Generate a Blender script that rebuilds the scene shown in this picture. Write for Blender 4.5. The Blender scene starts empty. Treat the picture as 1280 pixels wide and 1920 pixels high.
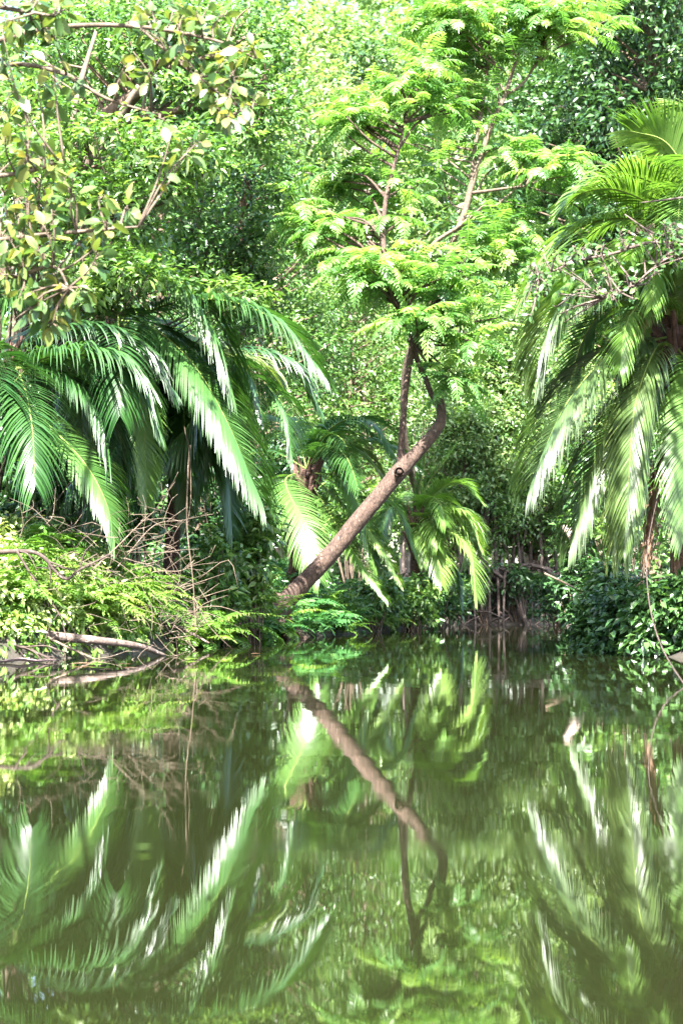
import bpy, math, numpy as np
R = np.random.default_rng(11)
rad = math.radians
sc = bpy.context.scene
COL = sc.collection
PI = math.pi

# ------------------------------------------------------------------ camera
F, HZ, CAMH = 3045.0, 1119.0, 0.8
TH = math.atan((HZ - 960.0) / F)
def P(px, py, d):
    """point seen at photo pixel (px, py) that stands d metres ahead"""
    u, v = (px - 640.0) / F, (960.0 - py) / F
    yy = math.cos(TH) - v * math.sin(TH)
    zz = math.sin(TH) + v * math.cos(TH)
    k = d / yy
    return np.array((u * k, d, CAMH + zz * k))
cam = bpy.data.cameras.new('camera'); camo = bpy.data.objects.new('camera', cam); COL.objects.link(camo)
camo.location = (0, 0, CAMH); camo.rotation_euler = (PI / 2 + TH, 0, 0)
cam.sensor_fit = 'VERTICAL'; cam.sensor_height = 36.0; cam.lens = 36.0 * F / 1920.0
cam.clip_start = 0.1; cam.clip_end = 1000
cam.dof.use_dof = True; cam.dof.focus_distance = 27.0; cam.dof.aperture_fstop = 1.9
sc.camera = camo

# ------------------------------------------------------------------ light
SUN = np.array((-0.04, -0.60, 0.80)); SUN /= np.linalg.norm(SUN)
w = bpy.data.worlds.new('World'); sc.world = w; w.use_nodes = True
nt = w.node_tree; bg = nt.nodes['Background']
sky = nt.nodes.new('ShaderNodeTexSky'); sky.sky_type = 'NISHITA'; sky.sun_disc = False
sky.sun_elevation = math.asin(SUN[2]); sky.sun_rotation = math.atan2(SUN[0], SUN[1])
sky.air_density = 1.2; sky.dust_density = 2.0
nt.links.new(sky.outputs[0], bg.inputs[0]); bg.inputs[1].default_value = 0.09
ld = bpy.data.lights.new('sun', 'SUN'); ld.energy = 5.0; ld.angle = rad(0.5); ld.color = (1.0, 0.97, 0.92)
lo = bpy.data.objects.new('sun', ld); COL.objects.link(lo)
from mathutils import Vector
lo.rotation_euler = Vector(tuple(SUN)).to_track_quat('Z', 'Y').to_euler()
lo.location = (-20, -20, 40)
vs = sc.view_settings; vs.view_transform = 'Standard'; vs.look = 'None'; vs.gamma = 1.0; vs.exposure = 3.42
cy = sc.cycles; cy.max_bounces = 6; cy.diffuse_bounces = 3; cy.glossy_bounces = 3; cy.transmission_bounces = 3
cy.caustics_reflective = False; cy.caustics_refractive = False; cy.sample_clamp_indirect = 4.0

# ------------------------------------------------------------------ materials
def new_mat(name):
    m = bpy.data.materials.new(name); m.use_nodes = True
    t = m.node_tree; t.nodes.clear()
    return m, t, t.nodes.new, t.links.new

def leaf_mat(name, stops, rough=0.42, spec=0.5, trans=0.35, tcol=(1.5, 1.6, 0.7), objvar=0.35):
    m, t, N, L = new_mat(name)
    at = N('ShaderNodeAttribute'); at.attribute_name = 'tint'
    oi = N('ShaderNodeObjectInfo')
    mx = N('ShaderNodeMath'); mx.operation = 'MULTIPLY_ADD'; L(oi.outputs['Random'], mx.inputs[0]); mx.inputs[1].default_value = objvar
    sb = N('ShaderNodeMath'); sb.operation = 'SUBTRACT'; L(at.outputs['Fac'], sb.inputs[0]); sb.inputs[1].default_value = objvar / 2
    L(sb.outputs[0], mx.inputs[2])
    cr = N('ShaderNodeValToRGB'); L(mx.outputs[0], cr.inputs[0])
    e = cr.color_ramp.elements
    while len(e) < len(stops): e.new(0.5)
    for el, (p, c) in zip(e, stops):
        el.position = p; el.color = (*c, 1)
    pb = N('ShaderNodeBsdfPrincipled'); L(cr.outputs[0], pb.inputs['Base Color'])
    pb.inputs['Roughness'].default_value = rough; pb.inputs['Specular IOR Level'].default_value = spec
    tr = N('ShaderNodeBsdfTranslucent')
    mc = N('ShaderNodeMix'); mc.data_type = 'RGBA'; mc.blend_type = 'MULTIPLY'; mc.inputs[0].default_value = 1.0
    mc.clamp_result = False
    L(cr.outputs[0], mc.inputs[6]); mc.inputs[7].default_value = (*tcol, 1); L(mc.outputs[2], tr.inputs[0])
    ms = N('ShaderNodeMixShader'); ms.inputs[0].default_value = trans
    L(pb.outputs[0], ms.inputs[1]); L(tr.outputs[0], ms.inputs[2])
    o = N('ShaderNodeOutputMaterial'); L(ms.outputs[0], o.inputs[0])
    return m

def bark_mat(name, c1, c2, c3, scale=9.0, bump=0.5, stretch=(1, 1, 1), lichen=0.62, cracks=0.0):
    m, t, N, L = new_mat(name)
    tc = N('ShaderNodeTexCoord'); mp = N('ShaderNodeMapping'); mp.inputs['Scale'].default_value = stretch
    L(tc.outputs['Object'], mp.inputs[0])
    n1 = N('ShaderNodeTexNoise'); n1.inputs['Scale'].default_value = scale; n1.inputs['Detail'].default_value = 9; n1.inputs['Roughness'].default_value = 0.7
    n2 = N('ShaderNodeTexNoise'); n2.inputs['Scale'].default_value = scale * 1.9; n2.inputs['Detail'].default_value = 5
    L(mp.outputs[0], n1.inputs[0]); L(mp.outputs[0], n2.inputs[0])
    cr = N('ShaderNodeValToRGB'); L(n1.outputs[0], cr.inputs[0])
    cr.color_ramp.elements[0].position = 0.32; cr.color_ramp.elements[0].color = (*c1, 1)
    cr.color_ramp.elements[1].position = 0.68; cr.color_ramp.elements[1].color = (*c2, 1)
    th = N('ShaderNodeMapRange'); th.inputs[1].default_value = lichen; th.inputs[2].default_value = lichen + 0.06; L(n2.outputs[0], th.inputs[0])
    mx = N('ShaderNodeMix'); mx.data_type = 'RGBA'; L(th.outputs[0], mx.inputs[0]); L(cr.outputs[0], mx.inputs[6]); mx.inputs[7].default_value = (*c3, 1)
    vo = N('ShaderNodeTexVoronoi'); vo.feature = 'DISTANCE_TO_EDGE'; vo.inputs['Scale'].default_value = scale * 1.3; L(mp.outputs[0], vo.inputs[0])
    vr = N('ShaderNodeMapRange'); vr.inputs[1].default_value = 0.0; vr.inputs[2].default_value = 0.12; vr.inputs[3].default_value = 0.35; L(vo.outputs[0], vr.inputs[0])
    m2 = N('ShaderNodeMix'); m2.data_type = 'RGBA'; m2.blend_type = 'MULTIPLY'; m2.inputs[0].default_value = cracks; L(mx.outputs[2], m2.inputs[6]); L(vr.outputs[0], m2.inputs[7]); mx = m2
    b = N('ShaderNodeBump'); b.inputs['Strength'].default_value = bump; b.inputs['Distance'].default_value = 0.05; L(n1.outputs[0], b.inputs['Height'])
    pb = N('ShaderNodeBsdfPrincipled'); L(mx.outputs[2], pb.inputs['Base Color']); pb.inputs['Roughness'].default_value = 0.85
    pb.inputs['Specular IOR Level'].default_value = 0.25
    L(b.outputs[0], pb.inputs['Normal'])
    o = N('ShaderNodeOutputMaterial'); L(pb.outputs[0], o.inputs[0])
    return m

M = {}
M['lime'] = leaf_mat('lime leaves', [(0, (0.028, 0.072, 0.02)), (0.5, (0.068, 0.15, 0.036)), (1, (0.15, 0.24, 0.06))], 0.32, 0.6, 0.34)
M['pinnate'] = leaf_mat('feathery leaves', [(0, (0.04, 0.105, 0.028)), (0.5, (0.10, 0.21, 0.05)), (1, (0.21, 0.31, 0.085))], 0.34, 0.55, 0.42)
M['mint'] = leaf_mat('waxy pale leaves', [(0, (0.038, 0.085, 0.034)), (0.5, (0.10, 0.175, 0.06)), (1, (0.21, 0.29, 0.10))], 0.38, 0.5, 0.36)
M['yellow'] = leaf_mat('yellow green leaves', [(0, (0.03, 0.08, 0.018)), (0.6, (0.085, 0.165, 0.035)), (1, (0.17, 0.25, 0.065))], 0.32, 0.6, 0.34)
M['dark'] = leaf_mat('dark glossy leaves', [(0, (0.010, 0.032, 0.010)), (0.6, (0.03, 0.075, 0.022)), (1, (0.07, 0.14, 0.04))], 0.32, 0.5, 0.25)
M['big'] = leaf_mat('large two toned leaves', [(0, (0.03, 0.075, 0.022)), (0.4, (0.085, 0.145, 0.035)), (0.66, (0.17, 0.19, 0.045)), (1, (0.28, 0.20, 0.07))], 0.42, 0.45, 0.38, (1.4, 1.35, 0.7), 0.0)
M['palm'] = leaf_mat('palm leaflets', [(0, (0.014, 0.05, 0.012)), (0.5, (0.04, 0.10, 0.022)), (1, (0.09, 0.17, 0.035))], 0.36, 0.6, 0.28)
M['palm_lime'] = leaf_mat('young palm leaflets', [(0, (0.038, 0.095, 0.016)), (0.5, (0.085, 0.165, 0.03)), (1, (0.165, 0.25, 0.06))], 0.4, 0.5, 0.38)
M['palm_grey'] = leaf_mat('grey green palm leaflets', [(0, (0.035, 0.07, 0.022)), (0.5, (0.085, 0.135, 0.04)), (1, (0.18, 0.22, 0.07))], 0.38, 0.55, 0.35)
M['palm_yellow'] = leaf_mat('yellowing palm leaflets', [(0, (0.16, 0.17, 0.06)), (1, (0.30, 0.29, 0.13))], 0.45, 0.4, 0.3)
M['dead'] = leaf_mat('dead leaves', [(0, (0.08, 0.042, 0.025)), (0.6, (0.19, 0.11, 0.07)), (1, (0.33, 0.23, 0.16))], 0.7, 0.2, 0.2, (1.1, 1, 0.8))
M['fern'] = leaf_mat('fern leaves', [(0, (0.035, 0.095, 0.015)), (0.5, (0.10, 0.19, 0.03)), (1, (0.24, 0.32, 0.08))], 0.4, 0.5, 0.35)
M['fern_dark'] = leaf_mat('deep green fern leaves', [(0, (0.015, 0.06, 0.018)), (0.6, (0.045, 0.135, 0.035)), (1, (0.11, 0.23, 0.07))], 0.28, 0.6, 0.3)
M['pale'] = leaf_mat('pale herb leaves', [(0, (0.06, 0.12, 0.025)), (0.5, (0.17, 0.25, 0.06)), (1, (0.38, 0.42, 0.18))], 0.45, 0.45, 0.3)  # herb tones, paler than the fern leaves
M['forest'] = leaf_mat('forest leaves', [(0, (0.03, 0.075, 0.03)), (0.5, (0.085, 0.16, 0.06)), (1, (0.18, 0.265, 0.095))], 0.42, 0.4, 0.34)
M['bark'] = bark_mat('leaning bark', (0.034, 0.022, 0.017), (0.105, 0.068, 0.051), (0.21, 0.165, 0.13), 11, 0.9, (1, 1, 0.5), 0.64, 0.7)
M['pale_bark'] = bark_mat('pale bark', (0.16, 0.12, 0.10), (0.38, 0.30, 0.25), (0.5, 0.44, 0.38), 8, 0.4)
M['brown_bark'] = bark_mat('brown bark', (0.05, 0.035, 0.025), (0.16, 0.11, 0.075), (0.26, 0.2, 0.15), 9, 0.5)
M['twig'] = bark_mat('dry twig', (0.05, 0.036, 0.026), (0.135, 0.10, 0.072), (0.24, 0.19, 0.145), 14, 0.3)
M['log'] = bark_mat('weathered log', (0.05, 0.036, 0.03), (0.17, 0.125, 0.105), (0.28, 0.23, 0.205), 8, 0.8, (1, 1, 1), 0.62, 0.5)
M['palm_bark'] = bark_mat('palm trunk', (0.03, 0.018, 0.013), (0.11, 0.06, 0.045), (0.18, 0.12, 0.10), 6, 0.8, (1, 1, 3))
M['rachis'] = bark_mat('frond stalk', (0.07, 0.12, 0.02), (0.15, 0.19, 0.045), (0.2, 0.2, 0.07), 5, 0.1)
M['root'] = bark_mat('prop roots', (0.04, 0.03, 0.026), (0.13, 0.095, 0.08), (0.25, 0.2, 0.17), 9, 0.4)
M['dark_bark'] = bark_mat('dark bark', (0.022, 0.016, 0.013), (0.075, 0.052, 0.042), (0.13, 0.10, 0.085), 9, 0.5)
M['spathe'] = bark_mat('pale sheath', (0.14, 0.085, 0.09), (0.27, 0.20, 0.22), (0.36, 0.31, 0.34), 7, 0.2)

def mud_mat():
    m, t, N, L = new_mat('mud and leaf litter')
    tc = N('ShaderNodeTexCoord')
    n1 = N('ShaderNodeTexNoise'); n1.inputs['Scale'].default_value = 3.0; n1.inputs['Detail'].default_value = 10; n1.inputs['Roughness'].default_value = 0.72
    n2 = N('ShaderNodeTexVoronoi'); n2.inputs['Scale'].default_value = 9.0
    L(tc.outputs['Object'], n1.inputs[0]); L(tc.outputs['Object'], n2.inputs[0])
    cr = N('ShaderNodeValToRGB'); L(n1.outputs[0], cr.inputs[0]); e = cr.color_ramp.elements
    e[0].position = 0.3; e[0].color = (0.014, 0.011, 0.008, 1); e[1].position = 0.75; e[1].color = (0.035, 0.027, 0.02, 1)
    hs = N('ShaderNodeMix'); hs.data_type = 'RGBA'; hs.inputs[0].default_value = 0.35; L(cr.outputs[0], hs.inputs[6])
    c2 = N('ShaderNodeValToRGB'); L(n2.outputs['Color'], c2.inputs[0]); e = c2.color_ramp.elements
    e[0].color = (0.015, 0.018, 0.008, 1); e[1].color = (0.05, 0.036, 0.022, 1); L(c2.outputs[0], hs.inputs[7])
    b = N('ShaderNodeBump'); b.inputs['Strength'].default_value = 0.8; b.inputs['Distance'].default_value = 0.08; L(n1.outputs[0], b.inputs['Height'])
    pb = N('ShaderNodeBsdfPrincipled'); L(hs.outputs[2], pb.inputs['Base Color']); pb.inputs['Roughness'].default_value = 0.8; L(b.outputs[0], pb.inputs['Normal'])
    o = N('ShaderNodeOutputMaterial'); L(pb.outputs[0], o.inputs[0])
    return m
M['mud'] = mud_mat()

def water_mat():
    m, t, N, L = new_mat('murky creek water')
    g = N('ShaderNodeNewGeometry')
    def noise(sx, sy, scale, det, rough=0.5):
        mp = N('ShaderNodeMapping'); mp.inputs['Scale'].default_value = (sx, sy, 1); L(g.outputs['Position'], mp.inputs[0])
        n = N('ShaderNodeTexNoise'); n.inputs['Scale'].default_value = scale; n.inputs['Detail'].default_value = det; n.inputs['Roughness'].default_value = rough
        L(mp.outputs[0], n.inputs[0]); return n
    a = noise(0.55, 1.0, 1.5, 2, 0.5)     # slow swells
    b = noise(0.5, 1.0, 13.0, 2, 0.5)      # small ripples
    band = noise(0.10, 0.8, 0.9, 2, 0.5)  # where a breath of wind ruffles the surface
    mr = N('ShaderNodeMapRange'); mr.inputs[1].default_value = 0.52; mr.inputs[2].default_value = 0.68; L(band.outputs[0], mr.inputs[0])
    k = N('ShaderNodeMath'); k.operation = 'MULTIPLY_ADD'; L(mr.outputs[0], k.inputs[0]); k.inputs[1].default_value = 0.4; k.inputs[2].default_value = 0.10
    hb = N('ShaderNodeMath'); hb.operation = 'MULTIPLY'; L(b.outputs[0], hb.inputs[0]); L(k.outputs[0], hb.inputs[1])
    h = N('ShaderNodeMath'); h.operation = 'ADD'; L(a.outputs[0], h.inputs[0]); L(hb.outputs[0], h.inputs[1])
    bp = N('ShaderNodeBump'); bp.inputs['Strength'].default_value = 1.0; bp.inputs['Distance'].default_value = 0.0011; L(h.outputs[0], bp.inputs['Height'])
    sx = N('ShaderNodeSeparateXYZ'); L(g.outputs['Position'], sx.inputs[0])   # a breath of wind crossing the creek
    wob = N('ShaderNodeMath'); wob.operation = 'MULTIPLY_ADD'; L(band.outputs[0], wob.inputs[0]); wob.inputs[1].default_value = 1.1; L(sx.outputs[1], wob.inputs[2])
    off = N('ShaderNodeMath'); off.operation = 'SUBTRACT'; L(wob.outputs[0], off.inputs[0]); off.inputs[1].default_value = 5.75
    ab = N('ShaderNodeMath'); ab.operation = 'ABSOLUTE'; L(off.outputs[0], ab.inputs[0])
    st = N('ShaderNodeMapRange'); st.interpolation_type = 'SMOOTHSTEP'; st.inputs[1].default_value = 0.0; st.inputs[2].default_value = 0.7; st.inputs[3].default_value = 0.03; st.inputs[4].default_value = 0.0; L(ab.outputs[0], st.inputs[0])
    rr = N('ShaderNodeMapRange'); rr.inputs[3].default_value = 0.005; rr.inputs[4].default_value = 0.03; L(mr.outputs[0], rr.inputs[0])
    pb = N('ShaderNodeBsdfPrincipled'); pb.inputs['Base Color'].default_value = (0.0085, 0.0105, 0.0034, 1)
    ra = N('ShaderNodeMath'); ra.operation = 'ADD'; L(rr.outputs[0], ra.inputs[0]); L(st.outputs[0], ra.inputs[1]); L(ra.outputs[0], pb.inputs['Roughness']); pb.inputs['IOR'].default_value = 2.0; L(bp.outputs[0], pb.inputs['Normal'])
    o = N('ShaderNodeOutputMaterial'); L(pb.outputs[0], o.inputs[0])
    return m
M['water'] = water_mat()

# ------------------------------------------------------------------ mesh building
def nrm(a): return a / np.maximum(np.linalg.norm(a, axis=-1, keepdims=True), 1e-9)

class G:
    def __init__(s): s.v, s.f, s.t, s.n = [], [], [], 0
    def add(s, v, f, t=0.5):
        v = np.asarray(v, float).reshape(-1, 3); f = np.asarray(f, int).reshape(-1, 3)
        s.v.append(v); s.f.append(f + s.n); s.t.append(np.broadcast_to(np.asarray(t, float), (len(v),))); s.n += len(v)
    def mesh(s, name, mat, off=(0, 0, 0), smooth=False):
        v = np.concatenate(s.v) - np.asarray(off, float); f = np.concatenate(s.f); t = np.concatenate(s.t)
        me = bpy.data.meshes.new(name)
        me.vertices.add(len(v)); me.vertices.foreach_set('co', v.astype(np.float32).ravel())
        me.loops.add(f.size); me.loops.foreach_set('vertex_index', f.astype(np.int32).ravel())
        me.polygons.add(len(f)); me.polygons.foreach_set('loop_start', np.arange(0, f.size, 3, dtype=np.int32))
        if smooth: me.polygons.foreach_set('use_smooth', np.ones(len(f), bool))
        me.attributes.new('tint', 'FLOAT', 'POINT').data.foreach_set('value', t.astype(np.float32))
        me.update(calc_edges=True); me.materials.append(mat)
        return me
    def build(s, name, mat, parent=None, smooth=False, loc=None):
        off = np.array(parent.location) if parent is not None else (np.zeros(3) if loc is None else np.asarray(loc, float))
        o = bpy.data.objects.new(name, s.mesh(name, mat, off, smooth)); COL.objects.link(o)
        if parent is not None: o.parent = parent
        elif loc is not None: o.location = loc
        return o

def tag(o, label=None, cat=None, group=None, kind=None):
    for k, v in (('label', label), ('category', cat), ('group', group), ('kind', kind)):
        if v: o[k] = v
    return o
def thing(name, label, cat, loc=(0, 0, 0), group=None):
    o = bpy.data.objects.new(name, None); o.empty_display_size = 0.2; COL.objects.link(o)
    o.location = tuple(float(c) for c in loc); return tag(o, label, cat, group)
def dup(root, loc, rz=0.0, s=1.0, label=None, group=None):
    r = root.copy(); COL.objects.link(r); r.location = tuple(float(c) for c in loc); r.rotation_euler = (0, 0, rz); r.scale = (s, s, s) if np.isscalar(s) else s
    if label: r['label'] = label
    if group: r['group'] = group
    for c in list(root.children):
        k = c.copy(); COL.objects.link(k); k.parent = r
    return r

def smooth_path(pts, k=5):
    p = np.asarray(pts, float)
    if len(p) < 3:
        return p[0] + (p[-1] - p[0]) * np.linspace(0, 1, k + 1)[:, None]
    q = np.vstack([2 * p[0] - p[1], p, 2 * p[-1] - p[-2]]); out = []
    for i in range(1, len(q) - 2):
        for t in np.arange(k) / k:
            out.append(0.5 * ((2 * q[i]) + (-q[i-1] + q[i+1]) * t + (2*q[i-1] - 5*q[i] + 4*q[i+1] - q[i+2]) * t*t + (-q[i-1] + 3*q[i] - 3*q[i+1] + q[i+2]) * t**3))
    out.append(p[-1]); return np.array(out)

def tube(g, pts, radii, n=7, k=5, lump=0.0, tint=0.5, cap=True):
    p = smooth_path(pts, k); m = len(p)
    r = np.interp(np.linspace(0, 1, m), np.linspace(0, 1, len(np.atleast_1d(radii))), np.atleast_1d(radii))
    T = nrm(np.gradient(p, axis=0)); a = np.array((0, 0, 1.0)) if abs(T[0][2]) < 0.9 else np.array((1.0, 0, 0))
    u = nrm(a - T[0] * a.dot(T[0])); rings = []
    th = np.arange(n) / n * 2 * PI
    for i in range(m):
        u = nrm(u - T[i] * u.dot(T[i])); b = np.cross(T[i], u)
        rr = r[i] * (1 + lump * R.uniform(-1, 1, n))
        rings.append(p[i] + rr[:, None] * (np.cos(th)[:, None] * u + np.sin(th)[:, None] * b))
    v = np.concatenate(rings); i = np.arange(m - 1)[:, None] * n; j = np.arange(n)[None]; j2 = (j + 1) % n
    A, B, C, D = (i + j).ravel(), (i + j2).ravel(), (i + n + j2).ravel(), (i + n + j).ravel()
    f = np.vstack([np.c_[A, B, C], np.c_[A, C, D]])
    if cap:
        c0, c1 = len(v), len(v) + 1; v = np.vstack([v, p[0], p[-1]]); jj = np.arange(n); jn = (jj + 1) % n
        f = np.vstack([f, np.c_[np.full(n, c0), jn, jj], np.c_[np.full(n, c1), (m-1)*n + jj, (m-1)*n + jn]])
    g.add(v, f, tint); return p

def leaves(g, pos, d, nor, L, W, tint, fold=0.25, curl=0.15, big=False):
    n = len(pos); d = nrm(d); s = nrm(np.cross(d, nor)); u = np.cross(s, d)
    L = np.broadcast_to(L, (n,))[:, None]; W = np.broadcast_to(W, (n,))[:, None]; tint = np.broadcast_to(tint, (n,))
    if not big:
        mid = pos + d * L * 0.45
        v = np.stack([pos, mid + s*W*0.5 + u*W*fold, pos + d*L - u*L*curl, mid - s*W*0.5 + u*W*fold], 1)
        b = np.arange(n)[:, None] * 4
        f = np.concatenate([b + [0, 1, 2], b + [0, 2, 3]]); g.add(v.reshape(-1, 3), f, np.repeat(tint, 4)); return
    def st(t, wf, lift): return pos + d*L*t - u*L*curl*t*t + s*W*wf + u*abs(wf)*W*fold*2*lift
    v = np.stack([pos, st(.18, .30, 1), st(.18, -.30, 1), st(.45, .5, 1), st(.45, 0, 1), st(.45, -.5, 1), st(.78, .34, .8), st(.78, 0, 1), st(.78, -.34, .8), st(1.0, 0, 1)], 1)
    tri = np.array([(0, 1, 4), (0, 4, 2), (1, 3, 4), (2, 4, 5), (3, 6, 7), (3, 7, 4), (4, 7, 8), (4, 8, 5), (6, 9, 7), (7, 9, 8)])
    f = (np.arange(n)[:, None, None] * 10 + tri[None]).reshape(-1, 3); g.add(v.reshape(-1, 3), f, np.repeat(tint, 10))

def rnd3(n):
    return nrm(R.normal(size=(n, 3)))

def clumps(g, centers, r, n, L, ratio=0.45, up=0.6, droop=0.25, tint=(0.2, 0.9), flat=0.75, big=False, noise=0.6, ctint=0.6):
    """leaf clumps: n leaves spread through each ellipsoid, most of them near its surface"""
    c = np.asarray(centers, float); m = len(c); r = np.broadcast_to(r, (m,))
    o = rnd3(m * n).reshape(m, n, 3); q = R.uniform(0.25, 1.0, (m, n, 1)) ** 0.6
    o2 = o * q * (1 + 0.25 * R.normal(size=(m, n, 1)))
    o2[..., 2] *= flat
    pos = (c[:, None] + o2 * r[:, None, None]).reshape(-1, 3); out = o.reshape(-1, 3)
    nor = nrm(out * 0.45 + np.array((0, 0, up)) + noise * rnd3(m * n))
    d = np.cross(nor, rnd3(m * n)); d = nrm(d + 0.5 * out + np.array((0, 0, -droop)))
    ct = R.uniform(-1, 1, (m, 1)) * ctint / 2
    t = np.clip(R.uniform(tint[0], tint[1], (m, n)) + ct, 0, 1).ravel()
    s = R.uniform(0.65, 1.25, m * n)
    leaves(g, pos, d, nor, L * s, L * ratio * s, t, 0.2, 0.12, big)

def pinnate(g, c, az, el0, el1, L, pairs, lL, lW, droop=0.25, fwd=0.5, tint=(0.3, 0.9), start=0.12, prof='leaf', stem=0.012, fold=0.15, big=False):
    """compound leaves (one row of leaflets each side of an arching stalk), many at once"""
    c = np.asarray(c, float); m = len(c)
    az, el0, el1, L = (np.broadcast_to(np.asarray(x, float), (m,)) for x in (az, el0, el1, L))
    K = pairs + 1; s = np.linspace(0, 1, K); el = el0[:, None] + (el1 - el0)[:, None] * s ** 1.3
    T = np.stack([np.cos(el) * np.cos(az)[:, None], np.cos(el) * np.sin(az)[:, None], np.sin(el)], -1)
    p = c[:, None] + np.cumsum(T, 1) * (L / K)[:, None, None]
    side = np.stack([-np.sin(az), np.cos(az), 0 * az], -1)[:, None] * np.ones((1, K, 1)); U = np.cross(T, side)
    k0 = int(start * K); sl = s[k0:]
    if prof == 'leaf': sz = 0.75 + 0.35 * np.sin(PI * sl) - 0.25 * sl ** 4
    else: sz = np.clip(np.sin(PI * (0.12 + 0.86 * sl)) ** 0.7, 0.1, 1)
    base_t = R.uniform(tint[0], tint[1], (m, 1))
    for sg in (-1, 1):
        q = p[:, k0:].reshape(-1, 3); n = len(q)
        d = (T[:, k0:] * fwd + sg * side[:, k0:]).reshape(-1, 3) + np.array((0, 0, -droop)) + 0.10 * R.normal(size=(n, 3))
        nor = U[:, k0:].reshape(-1, 3) + 0.25 * R.normal(size=(n, 3)) - sg * 0.25 * side[:, k0:].reshape(-1, 3) * -1
        S = (np.ones((m, 1)) * sz).ravel() * R.uniform(0.88, 1.1, n)
        tt = np.clip((base_t + R.uniform(-0.15, 0.15, (m, len(sl)))).ravel(), 0, 1)
        leaves(g, q, d, nor, lL * S, lW * S, tt, fold, 0.18, big)
    e = p[:, -1]; leaves(g, e, T[:, -1], U[:, -1], np.full(m, lL * 0.8), np.full(m, lW * 0.8), base_t.ravel(), fold, 0.1)
    # stalk ribbons
    pp = np.concatenate([c[:, None], p], 1); sd = side[:, :1] * stem
    v = np.stack([pp + sd, pp - sd + np.array((0, 0, 0.0))], 2); k = pp.shape[1]
    i = (np.arange(m)[:, None] * k * 2 + np.arange(k - 1)[None] * 2).ravel()
    f = np.concatenate([np.c_[i, i + 1, i + 3], np.c_[i, i + 3, i + 2]]); g.add(v.reshape(-1, 3), f, np.repeat(base_t.ravel(), k * 2))

def frond(parent, ctrl, mat, lL=0.85, pairs=100, droop=0.6, width=0.04, tint=(0.25, 0.75), ang=(62, 25), start=0.14, up=None, roll=0.0, rach=0.02, name='frond', label=None, vee=0.25, tip=0.45, ragged=0.08):
    """one palm frond along control points; leaflets are narrow bending strips"""
    g = G(); p = smooth_path(ctrl, 10)
    seg = np.r_[0, np.cumsum(np.linalg.norm(np.diff(p, axis=0), axis=1))]; tot = seg[-1]
    s = np.linspace(start, 0.995, pairs) * tot
    c = np.stack([np.interp(s, seg, p[:, i]) for i in range(3)], 1)
    Tp = nrm(np.gradient(p, axis=0)); T = nrm(np.stack([np.interp(s, seg, Tp[:, i]) for i in range(3)], 1))
    u = np.array(up if up is not None else (0, 0, 1.0), float)
    U = np.zeros_like(T); last = nrm(u - Tp[0] * u.dot(Tp[0]))
    # parallel transport from the base so that hanging tips keep their face
    allU = []
    for i in range(len(p)):
        last = nrm(last - Tp[i] * last.dot(Tp[i])); allU.append(last)
    allU = np.array(allU); U = nrm(np.stack([np.interp(s, seg, allU[:, i]) for i in range(3)], 1))
    S = np.cross(T, U)
    ro = roll * np.linspace(0, 1, pairs)[:, None]; S, U = S * np.cos(ro) + U * np.sin(ro), U * np.cos(ro) - S * np.sin(ro)
    x = np.linspace(0, 1, pairs); a = np.radians(ang[0] + (ang[1] - ang[0]) * x ** 1.6)
    ln = lL * np.clip(0.55 + 1.3 * x, 0, 1) * np.where(x > 0.55, 1 - (1 - tip) * ((x - 0.55) / 0.45) ** 1.5, 1)
    K = 5; wp = np.array([0.55, 1.0, 0.95, 0.75, 0.45, 0.04]) * width / 2
    for sg in (-1, 1):
        n = pairs; d0 = nrm(T * np.cos(a)[:, None] + sg * S * np.sin(a)[:, None] + U * vee + 0.5 * ragged * R.normal(size=(n, 3)))
        l = ln * R.uniform(0.9, 1.08, n); dr = droop * R.uniform(0.8, 1.2, n); q = c.copy(); rows = []
        for k in range(K + 1):
            wgt = np.clip(dr * (k / K) ** 0.8, 0, 0.97)[:, None]
            d = nrm(d0 * (1 - wgt) + np.array((0, 0, -1.0)) * wgt)
            wv = nrm(T - d * np.sum(T * d, 1, keepdims=True) + 0.25 * U)
            rows.append(np.stack([q + wv * wp[k], q - wv * wp[k]], 1)); q = q + d * (l / K)[:, None]
        v = np.stack(rows, 1); b = (np.arange(n)[:, None] * (K + 1) * 2 + np.arange(K)[None] * 2).ravel()
        f = np.concatenate([np.c_[b, b + 1, b + 3], np.c_[b, b + 3, b + 2]])
        t = np.clip(R.uniform(tint[0], tint[1]) * 0.5 + 0.5 * R.uniform(tint[0], tint[1], n), 0, 1)
        g.add(v.reshape(-1, 3), f, np.repeat(t, (K + 1) * 2))
    o = g.build(name, mat, parent)
    h = G(); tube(h, p[::3] if len(p) > 12 else p, [rach, rach * 0.7, rach * 0.25], 5, 2); rc = h.build('rachis', M['rachis'], None, True, tuple(parent.location))
    rc.parent = o; rc.location = (0, 0, 0)
    if label: o['label'] = label
    return o

def pts(*a): return [P(*q) for q in a]

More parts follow.
